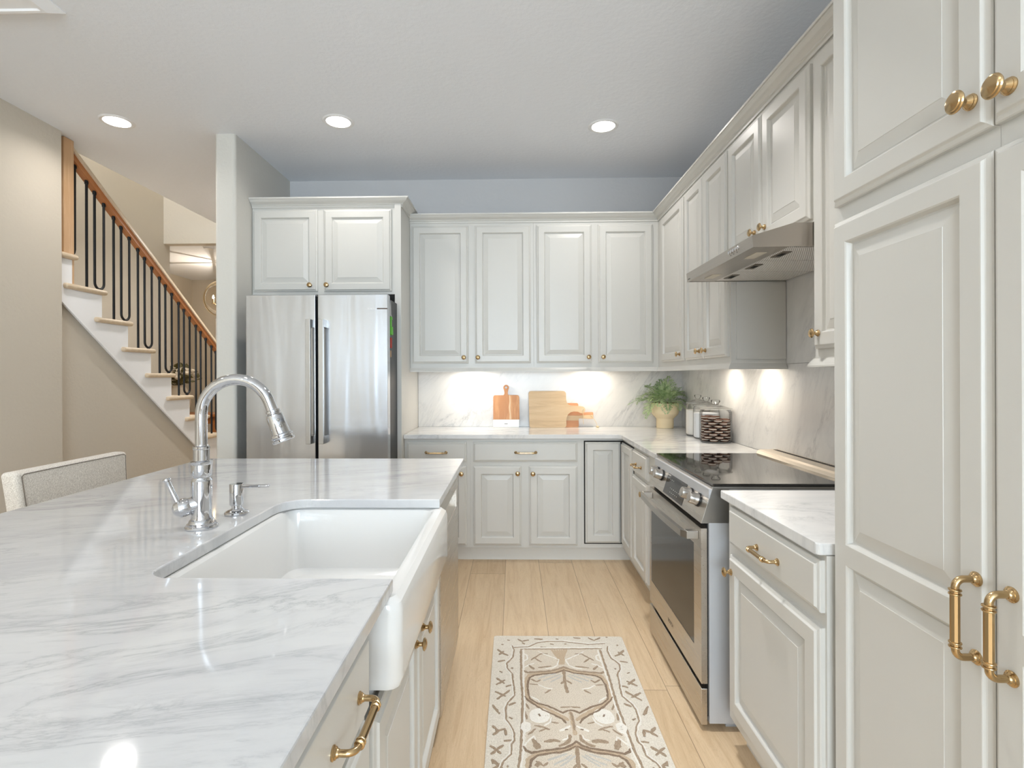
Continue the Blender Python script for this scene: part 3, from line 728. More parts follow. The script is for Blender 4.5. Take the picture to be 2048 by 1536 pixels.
# faucet
t = thing('faucet', 'polished chrome gooseneck pull-down faucet standing on the island behind the sink', 'faucet', (-.868, 1.462, .9145))
fx, fy = -.868, 1.462
obj('base', MB().lathe([(0, 0), (.0415, 0), (.0420, .004), (.0395, .008), (.0370, .009), (.0368, .013), (.0335, .015), (.0320, .020), (.0275, .026), (.0262, .034), (.0258, .055)], (fx, fy, .9145), n=36), M['chrome'], t)
obj('body', MB().lathe([(.0258, 0), (.0262, .030), (.0265, .070), (.0262, .085), (.0215, .092), (.0212, .094), (.0255, .100), (.0262, .104), (.0262, .130), (.0285, .134), (.0290, .139), (.0205, .142), (.0202, .172), (.0215, .174), (.0215, .180), (.0165, .182), (.0160, .185)], (fx, fy, .960), n=36), M['chrome'], t)
ra, zc = .0985, 1.2270
pts = [(fx, fy, 1.140), (fx, fy, zc)]
for i in range(1, 22):
    a = PI - (PI - math.radians(21)) * i / 21
    pts.append((fx + ra + ra * math.cos(a), fy, zc + ra * math.sin(a)))
dr = Vector((math.sin(math.radians(21)), 0, -math.cos(math.radians(21))))
end = Vector(pts[-1]) + dr * .030; pts.append(tuple(end))
obj('spout', MB().tube(pts, .0155, 20), M['chrome'], t)
sp = obj('spray_head', MB().lathe([(.0155, -.006), (.0195, -.004), (.0200, .002), (.0175, .004), (.0175, .006), (.0215, .009), (.0215, .014), (.0225, .016), (.0240, .050), (.0255, .064), (.0300, .067), (.0305, .071), (.0270, .074), (.0265, .077), (.0300, .080), (.0300, .085), (.0260, .087), (0, .087)], end, dr, 32), M['chrome'], t)
side = Vector((.55, -.80, .25)); side = (side - dr * side.dot(dr)).normalized()
for h in (.026, .044):
    p = end + dr * h + side * .0225
    obj('spray_button', MB().lathe([(.0045, 0), (.0045, .003), (.003, .005), (0, .0055)], p, side, 14), M['nickel'], sp)
hd = Vector((-.80, -.52, -.22)).normalized(); hp = Vector((fx, fy, .985))
obj('lever_hub', MB().lathe([(.0235, 0), (.0235, .018), (.0215, .022), (.0215, .028), (.0245, .033), (.0255, .045), (.0240, .055), (.0185, .062), (.0165, .066), (.0080, .071), (0, .072)], hp, hd, 32), M['chrome'], t)
lp = hp + hd * .056 + Vector((0, 0, .012)); ld = Vector((-.30, -.16, .86)).normalized()
obj('lever', MB().lathe([(.0085, 0), (.0088, .004), (.0068, .009), (.0066, .066), (.0070, .070), (.0098, .073), (.0102, .077), (.0095, .079), (0, .080)], lp, ld, 24), M['chrome'], t)
# soap dispenser
sx, sy = -.846, 1.607
t = thing('soap_dispenser', 'small polished chrome soap dispenser pump beside the faucet', 'soap dispenser', (sx, sy, .9145))
obj('base', MB().lathe([(0, 0), (.0340, 0), (.0345, .004), (.0325, .008), (.0270, .011), (.0200, .013), (.0150, .018)], (sx, sy, .9145), n=32), M['chrome'], t)
obj('pump', MB().lathe([(.0145, 0), (.0145, .012), (.0192, .013), (.0198, .016), (.0198, .074), (.0188, .0765), (0, .077)], (sx, sy, .930), n=32), M['chrome'], t)
obj('nozzle', MB().tube([(sx + .010, sy, .9985), (sx + .045, sy, .9995), (sx + .098, sy - .004, 1.0005), (sx + .102, sy - .004, .9995)], [.0058, .0050, .0044, .004], 14), M['chrome'], t)

# ------------------------------------------------------------------ fridge
t = thing('refrigerator', 'stainless steel french-door fridge set between the wall end and the white end panel', 'fridge', (-1.254, 3.85, 0))
obj('case', MB().box(-1.700, -.812, 3.455, 4.30, .03, 1.835).box(-1.66, -.85, 3.50, 4.25, 0, .03), M['black'], t)
for x0, x1, hx in ((-1.712, -1.2635, -1.288), (-1.2475, -.800, -1.207)):
    d = obj('door', MB().box(x0, x1, 3.372, 3.440, .735, 1.853, 0, .004), M['fridge'], t)
    h = MB().box(hx - .0155, hx + .0155, 3.308, 3.326, .906, 1.690, 0, .002)
    h.box(hx - .0155, hx + .0155, 3.3255, 3.372, .906, .955).box(hx - .0155, hx + .0155, 3.3255, 3.372, 1.642, 1.690)
    obj('handle', h, M['handle'], d)
    if x0 > -1.25:
        bd = MB(); Fb = face_back(3.3718)
        bd.add([Fb(-.868, 1.757, .0006), Fb(-.8005, 1.757, .0006), Fb(-.8005, 1.764, .0006), Fb(-.868, 1.764, .0006)], [(0, 1, 2, 3)], 1)
        text_mb(bd, 'BOSCH', .0155, lambda u, v, h: Fb(-.905 + u, 1.7605 + v, h))
        obj('badge', bd, [M['silver_ink'], M['brown_bar']], d, recalc=False)
d = obj('freezer_drawer', MB().box(-1.712, -.800, 3.372, 3.440, .06, .725, 0, .004), M['fridge'], t)
obj('handle', MB().box(-1.62, -.89, 3.308, 3.326, .62, .651, 0, .002).box(-1.62, -1.57, 3.3255, 3.372, .62, .651).box(-.94, -.89, 3.3255, 3.372, .62, .651), M['handle'], d)
# things held to the side of the fridge
mb = MB().box(-.8118, -.800, 3.475, 3.515, 1.700, 1.722, 0, .003).box(-.8118, -.803, 3.480, 3.512, 1.655, 1.700, 0, .003).prism([(3.468, 1.605), (3.495, 1.600), (3.520, 1.607), (3.512, 1.655), (3.478, 1.655)], lambda u, v, w: (w, u, v), -.8118, -.797)
obj('magnet_clip', mb, plain('bright_green_plastic', (96, 186, 52), .5), label='bright green magnet clip on the side of the fridge', cat='magnet')
obj('note_paper', MB().prism([(3.470, 1.76), (3.50, 1.83), (3.512, 1.74), (3.535, 1.725), (3.478, 1.728)], lambda u, v, w: (w, u, v), -.8118, -.808), plain('pale_grey_paper', (186, 188, 190), .8), label='pale grey paper scrap held on the side of the fridge above the green clip', cat='paper')
obj('magnet_tag', MB().box(-.8118, -.803, 3.478, 3.512, 1.515, 1.585, 0, .003), plain('red_magnet', (176, 48, 30), .6), label='small red magnet on the side of the fridge below the green clip', cat='magnet')
obj('magnet_tag', MB().box(-.8118, -.806, 3.482, 3.506, 1.455, 1.500, 0, .003), plain('tan_magnet', (178, 148, 116), .6), label='small tan magnet on the side of the fridge, lowest of its items', cat='magnet')

# ------------------------------------------------------------------ range
t = thing('range', 'stainless slide-in electric range with black glass cooktop and front knobs', 'range', (1.0, 2.385, 0))
RY0, RY1 = 2.005, 2.765
obj('body', MB().box(.728, 1.325, RY0, RY1, .03, .905).box(.80, 1.30, RY0 + .03, RY1 - .03, 0, .03), M['greypanel'], t)
obj('reveal', MB().box(.7225, .7280, RY0 + .012, RY1 - .012, .05, .80), M['gapblack'], t, label='black slab painted as shade in the gap behind the oven door')  # black slab fills the gap in place of its shade
ck = MB().box(.742, 1.325, RY0 - .004, RY1 + .022, .9152, .9262, 0, .003)
obj('cooktop', ck, M['cookglass'], t)
obj('cooktop_frame', MB().box(.740, 1.325, RY0, RY1, .9055, .9150), M['handle'], t)
rt = MB().prism([(1.255, .9264), (1.262, .940), (1.275, .946), (1.360, .948), (1.360, .9264)], lambda u, v, w: (u, w, v), RY0, RY1 + .02)
for k in range(44):
    y = RY0 + .03 + k * .0166
    rt.box(1.330, 1.350, y, y + .009, .9475, .9485, 1)
obj('rear_trim', rt, [plain('warm_steel_trim', (222, 208, 190), .3, .5), M['ink']], t)
nx, nz = -.9535, .3015
pp = [(.742, .914), (.699, .778), (.728, .778), (.790, .905), (.790, .914)]
p = obj('control_panel', MB().prism(pp, lambda u, v, w: (u, w, v), RY0 + .001, RY1), M['steel'], t)
obj('side_plate', MB().prism([(.7425, .912), (.701, .780), (.800, .780), (.815, .83), (.802, .905)], lambda u, v, w: (u, w, v), RY0 - .002, RY0 + .0005), M['nickel'], t)
def on_panel(y, k, h=0):      # k: 0 at the top of the slope, 1 at the bottom
    return Vector((.742 + (.699 - .742) * k + nx * h, y, .914 + (.778 - .914) * k + nz * h))
ds = MB()
a = [on_panel(2.520, .10, .001), on_panel(2.245, .10, .001), on_panel(2.245, .95, .001), on_panel(2.520, .95, .001)]
ds.add(a, [(0, 1, 2, 3)], 0)
for r_, n_, k_ in ((0, 5, .28), (1, 4, .45), (2, 6, .70), (3, 5, .82)):
    for i in range(n_):
        y = 2.49 - i * .024 - (0 if r_ < 2 else .03 + .012 * r_); b = .0016
        c_ = [on_panel(y + .004, k_ - b * 5, .0016), on_panel(y - .004, k_ - b * 5, .0016), on_panel(y - .004, k_ + b * 5, .0016), on_panel(y + .004, k_ + b * 5, .0016)]
        ds.add(c_, [(0, 1, 2, 3)], 1)
ds.add([on_panel(2.515, .12, .0016), on_panel(2.46, .12, .0016), on_panel(2.46, .20, .0016), on_panel(2.515, .20, .0016)], [(0, 1, 2, 3)], 2)
obj('display', ds, [M['screen'], plain('pale_key_marks', (214, 212, 206), .5), M['brown_bar']], t, recalc=False)
for y in (2.685, 2.600, 2.185, 2.092):
    o = on_panel(y, .50); ax = Vector((nx, 0, nz))
    k = obj('knob', MB().lathe([(.0235, .006), (.0240, .012), (.0225, .016), (.0228, .024), (.0215, .036), (.0205, .040), (.0190, .0415), (0, .0420)], o, ax, 28), M['handle'], t, label='stainless burner knob')
    obj('knob_ring', MB().lathe([(.0265, 0), (.0265, .006), (.0235, .0065), (0, .0065)], o, ax, 28), M['black'], k)
dr_ = MB().box(.7000, .7220, RY0 + .004, RY1 - .004, .176, .286).box(.7000, .7220, RY0 + .004, RY1 - .004, .680, .758)
dr_.box(.7000, .7220, RY0 + .004, RY0 + .085, .286, .680).box(.7000, .7220, RY1 - .030, RY1 - .004, .286, .680)
d = obj('oven_door', dr_, M['steel'], t)
obj('window', MB().box(.7015, .7205, RY0 + .0855, RY1 - .0305, .2865, .6795), M['ovenglass'], d)
hp_ = [(.655, RY0 + .036), (.640, RY0 + .06)] + [(.640 - .010 * math.sin(PI * i / 10), RY0 + .06 + (.64) * i / 10) for i in range(1, 10)] + [(.640, RY1 - .06), (.655, RY1 - .036)]
hm = MB(); n_ = len(hp_)
vv = []; ff = []
for x, y in hp_: vv += [(x, y, .712), (x, y, .738), (x + .016, y, .738), (x + .016, y, .712)]
for i in range(n_ - 1):
    for k in range(4):
        l = (k + 1) % 4; ff.append((4 * i + k, 4 * i + l, 4 * i + 4 + l, 4 * i + 4 + k))
ff += [(0, 1, 2, 3), tuple(4 * (n_ - 1) + k for k in range(4))]
hm.add(vv, ff)
hm.box(.655, .700, RY0 + .030, RY0 + .064, .710, .740, 0, .002).box(.655, .700, RY1 - .064, RY1 - .030, .710, .740, 0, .002)
obj('handle', hm, M['handle'], d)
lg = MB(); text_mb(lg, 'BOSCH', .024, lambda u, v, h: (.7000 - h, 2.40 - u, .222 + v)); obj('logo', lg, M['ink'], d, recalc=False)
obj('drawer', MB().box(.6990, .7220, RY0 + .004, RY1 - .004, .022, .158, 0, .002), M['steel'], t)

# ------------------------------------------------------------------ hood
t = thing('range_hood', 'stainless under-cabinet range hood above the range', 'range hood', (1.11, 2.32, 1.795))
HY0, HY1 = 1.953, 2.6885; hx, hz = .872, 1.797
hb = MB()
hb.prism([(hx, hz), (hx - .004, hz + .042), (1.02, 1.8845), (1.36, 1.8845), (1.36, hz + .010), (1.355, hz + .010), (1.355, 1.874), (1.025, 1.874), (hx + .012, hz + .036), (hx + .012, hz)], lambda u, v, w: (u, w, v), HY0 + .004, HY1 - .004)
for ya, yb in ((HY0, HY0 + .004), (HY1 - .004, HY1)):
    hb.prism([(hx, hz), (hx - .004, hz + .042), (1.02, 1.8845), (1.36, 1.8845), (1.36, hz + .004)], lambda u, v, w: (u, w, v), ya, yb)
obj('body', hb, M['hood'], t)
obj('front_strip', MB().box(hx + .0125, 1.005, HY0 + .0045, HY1 - .0045, hz + .002, hz + .006), M['hood'], t)
for y in (2.10, 2.54): obj('light_lens', MB().box(.925, .965, y - .055, y + .055, hz, hz + .0018), plain('frosted_lens', (214, 206, 190), .5), t)
yy = [HY0 + .02, 2.205, 2.437, HY1 - .012]
for k in range(3):
    f = obj('filter', MB().box(1.006, 1.352, yy[k] + .003, yy[k + 1] - .003, hz + .003, hz + .009), M['filter'], t)
    ym = (yy[k] + yy[k + 1]) / 2
    l = MB().box(1.022, 1.056, ym - .050, ym + .050, hz + .0005, hz + .0028, 0).box(1.030, 1.048, ym - .022, ym + .02, hz - .0008, hz + .0004, 1)
    obj('latch', l, [plain('dark_latch', (112, 104, 92), .4, .8), M['gapblack']], f)
ax = Vector((-.995, 0, -.09)).normalized()
for k in range(5):
    y = 2.075 + k * .0215
    obj('button', MB().lathe([(.0075, 0), (.0075, .003), (.0055, .0048), (0, .005)], (hx - .0018, y, hz + .026), ax, 16), M['chrome'], t)
mk = MB()
for k in range(3): mk.add([(hx - .0017, 2.085 + k * .03, hz + .010), (hx - .0017, 2.091 + k * .03, hz + .010), (hx - .0019, 2.091 + k * .03, hz + .014), (hx - .0019, 2.085 + k * .03, hz + .014)], [(0, 1, 2, 3)])
for k in range(5): mk.add([(hx - .0012, 2.640 + k * .0065, hz + .008), (hx - .0012, 2.6445 + k * .0065, hz + .008), (hx - .0014, 2.6445 + k * .0065, hz + .013), (hx - .0014, 2.640 + k * .0065, hz + .013)], [(0, 1, 2, 3)])
obj('marking', mk, M['ink'], t, recalc=False)

# ------------------------------------------------------------------ things on the back counter
TOP = .9146
def rrect(x0, x1, z0, z1, r, n=5):
    return arc(x1 - r, z1 - r, r, 0, 90, n) + arc(x0 + r, z1 - r, r, 90, 180, n) + arc(x0 + r, z0 + r, r, 180, 270, n) + arc(x1 - r, z0 + r, r, 270, 360, n)
def lean(y_bottom, y_top, z_top):
    k = (y_top - y_bottom) / (z_top - TOP)
    return lambda u, v, w: (u, y_bottom + k * (v - TOP) + w, v)
# paddle board with a white end
t = thing('paddle_board', 'orange wooden paddle board with a white end and ring handle, leaning on the splashback', 'cutting board', (-.06, 4.315, TOP))
G = lean(4.286, 4.322, 1.262)
bx0, bx1 = -.165, .044
cxm = (bx0 + bx1) / 2
def hole_plate(mb, pts, hole, w0, w1, mi):
    bm = bmesh.new()
    def loop(q): 
        vs_ = [bm.verts.new((a, b, 0)) for a, b in q]; return [bm.edges.new((vs_[i], vs_[(i + 1) % len(vs_)])) for i in range(len(vs_))]
    ed = loop(pts) + (loop(hole) if hole else [])
    bmesh.ops.triangle_fill(bm, use_beauty=True, edges=ed)
    r = bmesh.ops.extrude_face_region(bm, geom=bm.faces[:])
    for q in r['geom']:
        if isinstance(q, bmesh.types.BMVert): q.co.z = 1
    for q in bm.verts: q.co = Vector(G(q.co.x, q.co.y, w0 + (w1 - w0) * q.co.z))
    mb.bm(bm, mi); bm.free()
zs = 1.172
out = [(bx0, .9765), (bx1 + .003, .9765), (bx1 + .002, zs - .02)] + arc(bx1 - .014, zs - .015, .015, 0, 90, 4) + [(cxm + .022, zs)]
out += [(cxm + .016, zs + .006), (cxm + .013, zs + .018), (cxm + .015, zs + .032)] + arc(cxm, zs + .060, .0235, -40, 220, 12) + [(cxm - .015, zs + .032), (cxm - .013, zs + .018), (cxm - .016, zs + .006)]
out += [(cxm - .022, zs - .001)] + arc(bx0 + .015, zs - .016, .015, 90, 180, 4)
mb = MB(); hole_plate(mb, out, arc(cxm, zs + .062, .0095, 360, 0, 14)[:-1], 0, .016, 0)
obj('board', mb, M['acacia'], t)
sw = MB(); q = [(-.036, .978), (-.018, .978), (-.022, 1.03), (-.026, 1.07), (-.023, 1.11), (-.027, zs - .001), (-.036, zs - .001), (-.034, 1.12), (-.040, 1.075), (-.033, 1.02)]
sw.prism(q, G, -.0006, .0004); obj('sapwood_stripe', sw, M['acacia_pale'], t)
e = MB(); e.prism(rrect(bx0, bx1, TOP, .976, .003, 2), G, -.001, .017); we = obj('white_end', e, plain('white_marble_end', (240, 238, 234), .3), t)
lg = MB()
for k in range(6): lg.add([G(cxm - .013 + k * .0042, .940, -.0014), G(cxm - .0095 + k * .0042, .940, -.0014), G(cxm - .0095 + k * .0042, .9445, -.0014), G(cxm - .013 + k * .0042, .9445, -.0014)], [(0, 1, 2, 3)])
obj('mark', lg, M['ink'], we, recalc=False)
# big pale board with its handle to the right
t = thing('chopping_board', 'large pale wooden chopping board on its side, handle pointing right, in front', 'cutting board', (.30, 4.27, TOP))
G = lean(4.245, 4.280, 1.205)
z0, z1 = TOP, 1.205
p_ = arc(.121 + .02, z1 - .02, .02, 90, 180, 4) + arc(.121 + .02, z0 + .015, .015, 180, 270, 4) + arc(.398, z0 + .022, .022, 270, 360, 4)
p_ += [(.420, .975), (.424, 1.000), (.436, 1.022), (.455, 1.036), (.480, 1.042), (.512, 1.040)] + [(.535, 1.030), (.553, 1.029), (.566, 1.038), (.572, 1.054), (.568, 1.070), (.556, 1.080), (.536, 1.083)]
p_ += [(.500, 1.086), (.462, 1.088), (.440, 1.096), (.426, 1.114), (.420, 1.140)] + arc(.398, z1 - .022, .022, 0, 90, 4)
mb = MB(); hole_plate(mb, p_, arc(.553, 1.055, .006, 360, 0, 10)[:-1], 0, .018, 0); obj('board', mb, M['mango'], t)
c_ = [G(.553, 1.055, -.004), G(.551, 1.03, -.006), G(.556, 1.00, -.006), G(.552, .97, -.006), G(.556, .942, -.005)]
obj('cord', MB().tube([G(.553, 1.055, .01), G(.550, 1.058, -.003)] + c_, .0018, 6), M['twine'], t)
# board behind it
t = thing('chopping_board', 'smaller striped orange wooden board with a square handle, behind the large pale board', 'cutting board', (.40, 4.30, TOP))
G = lean(4.277, 4.312, 1.105)
z1 = 1.106
p_ = [(.21, z1), (.21, TOP)] + arc(.510, TOP + .012, .012, 270, 360, 3) + [(.522, .975), (.526, .985), (.628, .980)] + [(.640, .985), (.640, 1.030), (.634, 1.034), (.530, 1.030), (.524, 1.036), (.522, z1 - .012)] + arc(.510, z1 - .012, .012, 0, 90, 3)
mb = MB(); hole_plate(mb, p_, None, 0, .014, 0); obj('board', mb, M['mango_dark'], t)
st_ = MB().prism([(.40, .968), (.521, .968), (.5215, .976), (.527, .986), (.629, .981), (.639, .986), (.639, 1.014), (.52, 1.006), (.40, 1.008)], G, -.0006, .0004)
obj('pale_stripe', st_, M['mango'], t)
cc = [G(.615, 1.01, -.002), G(.628, 1.006, -.006), G(.642, .985, -.008), G(.655, .96, -.010), G(.664, .940, -.014), G(.668, .922, -.018)]
cm = MB().tube(cc, .0018, 6); cm.lathe([(0, -.006), (.010, -.005), (.013, 0), (.010, .005), (0, .006)], (.668, 4.253, .9215), (0, 0, 1), 12)
obj('cord', cm, M['twine'], t)

# fern
fx_, fy_ = 1.192, 4.222
t = thing('potted_fern', 'green maidenhair fern in a cream footed pot at the counter corner', 'plant', (fx_, fy_, TOP))
obj('pot', MB().lathe([(0, 0), (.0635, 0), (.0655, .003), (.0655, .068), (.0670, .076), (.0980, .108), (.1030, .118), (.1045, .128), (.1045, .192), (.1030, .196), (.0985, .196), (.0975, .190), (.0975, .13), (0, .12)], (fx_, fy_, TOP), n=48), M['pot'], t)
obj('nursery_pot', MB().lathe([(.088, .14), (.092, .203), (.086, .203), (.084, .196), (0, .196)], (fx_, fy_, TOP), n=32), M['nursery'], t)
obj('soil', MB().lathe([(0, .1975), (.060, .1985), (.083, .197), (.083, .1965), (0, .1965)], (fx_, fy_, TOP), n=24), M['soil'], t)
def frond(az, el, L, droop, seed, mat):
    rnd = random.Random(seed); mb = MB(); pts = []; N = 15
    d = Vector((math.cos(az) * math.cos(el), math.sin(az) * math.cos(el), math.sin(el)))
    p = Vector((fx_ + .03 * math.cos(az), fy_ + .03 * math.sin(az), TOP + .197)); pts.append(p.copy())
    for i in range(N):
        d = (d + Vector((0, 0, -droop / N * (1 + i * .12)))).normalized()
        p = p + d * (L / N)
        p.y = min(p.y, 4.33); pts.append(p.copy())
    mb.tube(pts, [.0011 * (1 - .6 * i / N) for i in range(N + 1)], 5)
    sd = Vector((-math.sin(az), math.cos(az), 0))
    for i in range(3, N + 1):
        tng = (pts[i] - pts[i - 1]).normalized(); k = (i - 2) / (N - 2)
        pl = L * .30 * math.sin(PI * min(1, .22 + .8 * k)) * rnd.uniform(.8, 1.1) + .008
        for sg in (-1, 1):
            pd = (sd * sg * .9 + tng * .55 + Vector((0, 0, rnd.uniform(-.25, .25)))).normalized()
            nl = max(3, int(pl / .0075))
            up = tng.cross(pd).normalized()
            for j in range(1, nl + 1):
                c0 = pts[i] + pd * (pl * j / nl)
                if c0.y > 4.335: c0.y = 4.335
                for s2 in ((-1, 1) if j < nl else (0,)):
                    ld = (pd * .7 + tng * s2 * .8 + up * rnd.uniform(-.4, .4)).normalized(); lw = ld.cross(up).normalized()
                    a = rnd.uniform(.0058, .0085)
                    q = [c0, c0 + ld * a * .55 + lw * a * .48, c0 + ld * a * 1.05 + lw * a * .22, c0 + ld * a * 1.1 - lw * a * .2, c0 + ld * a * .55 - lw * a * .48]
                    for z in q: z.y = min(z.y, 4.3385)
                    mb.add(q, [(0, 1, 2, 3, 4)])
    return obj('frond', mb, mat, t, recalc=False)
FR_ = [(175, 22, .275, .55), (150, 55, .26, 1.5), (128, 66, .24, .9), (95, 78, .20, .6), (60, 72, .235, .35), (32, 50, .23, .7), (8, 38, .20, 1.1), (-25, 30, .20, 1.5), (-60, 42, .17, 1.6), (-95, 52, .15, 2.1), (-120, 48, .19, 1.3),
       (-150, 38, .21, 1.7), (200, 30, .23, 1.9), (165, 70, .22, 1.8), (110, 60, .20, 1.4), (20, 62, .20, 1.2), (-10, 60, .17, 1.1), (-80, 66, .17, .9), (-130, 66, .18, .9), (215, 55, .19, 1.2), (75, 84, .17, .4), (-45, 70, .18, .8), (140, 40, .18, .8), (-100, 30, .13, 2.2)]
for k, (a, e_, L_, dr2) in enumerate(FR_):
    a_ = math.radians(a); 
    frond(a_, math.radians(e_), L_ * .96, dr2, k, M['leaf'] if k % 3 else M['leaf_dark'])

# glass jars
def jar(x, y, r, h, label):
    t = thing('glass_jar', label, 'jar', (x, y, TOP), 'lidded glass jars')
    z = TOP
    obj('body', MB().lathe([(0, .001), (r * .90, .001), (r * .97, .006), (r, .016), (r, h - .030), (r * .985, h - .018), (r * .93, h - .007), (r * .90, h - .004), (r * .90, h)], (x, y, z), n=48), M['glass'], t)
    obj('base', MB().lathe([(0, .0015), (r * .88, .0015), (r * .94, .006), (0, .0065)], (x, y, z), n=40), plain('thick_glass_base', (176, 178, 176), .1), t)
    l = MB().lathe([(r * 1.00, h + .0005), (r * 1.03, h + .003), (r * 1.00, h + .0055), (r * .82, h + .010), (r * .50, h + .021), (r * .22, h + .027), (r * .16, h + .031)], (x, y, z), n=48)
    ld_ = obj('lid', l, M['glass'], t)
    k_ = .8 + 2 * r
    obj('lid_knob', MB().lathe([(r * .16, h + .031), (r * .24, h + .040), (r * .30, h + .050), (r * .26, h + .058), (r * .12, h + .0605), (0, h + .061)], (x, y, z), n=16), M['thickglass'], ld_)
    obj('rim', MB().tube([(x + r * .985 * math.cos(2 * PI * i / 40), y + r * .985 * math.sin(2 * PI * i / 40), z + h + .0028) for i in range(40)], .0017, 6, closed=True), plain('glass_rim', (196, 196, 192), .08), ld_)
    return t
J = [(1.258, 3.345, .0955, .203), (1.266, 3.530, .0815, .213), (1.270, 3.700, .0800, .222)]
jar(*J[0], 'wide lidded glass jar filled with dark cookies, nearest the range')
jar(*J[1], 'lidded glass jar of white sugar directly behind the cookie jar')
jar(*J[2], 'lidded glass jar of white flour, farthest along the counter beside the fern')
for (x, y, r, h), nm, mt, lb in ((J[1], 'sugar', 'sugar', 'white sugar filling the middle glass jar'), (J[2], 'flour', 'flour', 'white flour filling the glass jar beside the fern')):
    obj(nm, MB().lathe([(0, .0075), (r * .90, .0075), (r * .955, .014), (r * .955, h - .048), (r * .8, h - .045), (0, h - .042)], (x, y, TOP), n=40), M[mt], label=lb, cat=nm, kind='stuff')
ck0 = None
jx, jy, jr, jh = J[0]
def cookie_mesh():
    mb = MB(); mb.lathe([(0, 0), (.0235, 0), (.0245, .0012), (.0245, .0042), (.0235, .0048), (0, .0048)], n=18, mi=0, smooth=False)
    mb.lathe([(0, .0048), (.0230, .0048), (.0235, .0066), (.0230, .0084), (0, .0084)], n=18, mi=1, smooth=False)
    return mb.lathe([(0, .0084), (.0235, .0084), (.0245, .0090), (.0245, .0122), (.0235, .0132), (0, .0132)], n=18, mi=0, smooth=False)
base_cookie = obj('cookie', cookie_mesh(), [M['cookie'], M['cream']], label='dark sandwich cookie with white filling inside the glass cookie jar', cat='cookie', group='cookies in the glass jar')
first = True
for lay in range(9):
    spots = [(0, 0)] + [(.0625 * math.cos(2 * PI * i / 6 + lay * .5), .0625 * math.sin(2 * PI * i / 6 + lay * .5)) for i in range(6)]
    if lay == 8: spots = [s_ for s_ in spots if s_[0] < .01][:4]
    for (a, b) in spots:
        o = base_cookie if first else base_cookie.copy()
        if not first: col.objects.link(o)
        first = False
        o.location = (jx + a, jy + b, TOP + .0085 + lay * .0170)
        o.scale = (1, 1, 1.22)
        o.rotation_euler = (random.uniform(-.03, .03), random.uniform(-.03, .03), random.uniform(0, 3))

# ------------------------------------------------------------------ stairs
t = thing('staircase', 'white and pale wood staircase rising toward the camera along the left wall', 'staircase', (-3.5, 4.7, 0))
TY = lambda n: 3.573 + .2605 * n
TZ = lambda n: 2.160 - .2 * n
for n in range(10):
    obj('tread', MB().box(-4.045, -2.955, TY(n) - .364 if n else 3.43, TY(n), TZ(n) - .036, TZ(n), 0, .0165, 4, True), M['oak_tread'], t)
    if n: obj('riser', MB().box(-4.045, -3.0, TY(n - 1) - .048, TY(n - 1) - .030, TZ(n) + .0005, TZ(n - 1) - .0365), M['white'], t)
sp_ = [(3.425, TZ(0) - .037)]
for n in range(10):
    sp_ += [(TY(n) - .030, TZ(n) - .037), (TY(n) - .030, max(.0, TZ(n + 1) - .037))]
sp_ += [(5.80, 0.02), (3.425, 1.862)]
obj('stringer', MB().prism(sp_, lambda u, v, w: (w, u, v), -3.003, -2.985), M['white'], t)
ln = lambda y: 1.827 - .777 * (y - 3.471)
obj('stringer_trim', MB().prism([(3.425, ln(3.425) + .012), (5.80, ln(5.80) + .012), (5.80, ln(5.80) - .016), (3.425, ln(3.425) - .016)], lambda u, v, w: (w, u, v), -2.9845, -2.972), M['white'], t)
obj('wall_skirt', MB().prism([(3.43, 2.62), (5.9, .70), (5.9, .30), (3.43, 2.20)], lambda u, v, w: (w, u, v), -4.0495, -4.044), M['white'], t)

t = thing('stair_railing', 'wooden stair handrail with black iron tuning-fork balusters and wooden newel post', 'railing', (-3.03, 4.6, .1))
XR = -3.03; kx = 1.01
RB = lambda y: 1.335 + kx * (2.778 - .696 * (y / kx - 3.588) - 1.335)
ya, yb = 3.565, 6.02
def rail(o0, o1, x0, x1): return MB().prism([(ya, RB(ya) + o0), (yb, RB(yb) + o0), (yb, RB(yb) + o1), (ya, RB(ya) + o1)], lambda u, v, w: (w, u, v), x0, x1)
rm = rail(0, .044, XR - .024, XR + .024)
hr = obj('handrail', rm, M['oak_rail'], t)
cap = MB(); kk = 10
prof_ = [(.0, .0)]
cp = []
for i in range(kk + 1):
    a = PI * i / kk; cp.append((.037 * math.cos(a), .0445 + .048 * math.sin(a) ** .6 if 0 < i < kk else .0445))
v_ = []; f_ = []
for y in (ya, yb):
    for dx, dz in cp: v_.append((XR + dx, y, RB(y) + dz))
m_ = len(cp)
for i in range(m_): f_.append((i, (i + 1) % m_, m_ + (i + 1) % m_, m_ + i))
f_ += [list(range(m_)), list(range(m_, 2 * m_))]
cap.add(v_, f_, 0, True)
obj('rail_cap', cap, M['oak_tread'], hr, label='pale rounded cap of the handrail')
obj('newel_post', MB().box(XR - .042, XR + .042, 3.482, 3.566, TZ(1), CEIL - .002, 0, .004), M['oak_newel'], t)
obj('newel_post', MB().box(XR - .042, XR + .042, 5.985, 6.069, .0, 1.12, 0, .004), M['oak_newel'], t)
rr = .0088
def zt(y): return RB(y) + .004
def straight(y, n): 
    mb = MB().tube([(XR, y, TZ(n)), (XR, y, zt(y))], rr, 8); mb.tube([(XR, y, zt(y) - .026), (XR, y, zt(y))], .0125, 8); obj('baluster', mb, M['iron'], t)
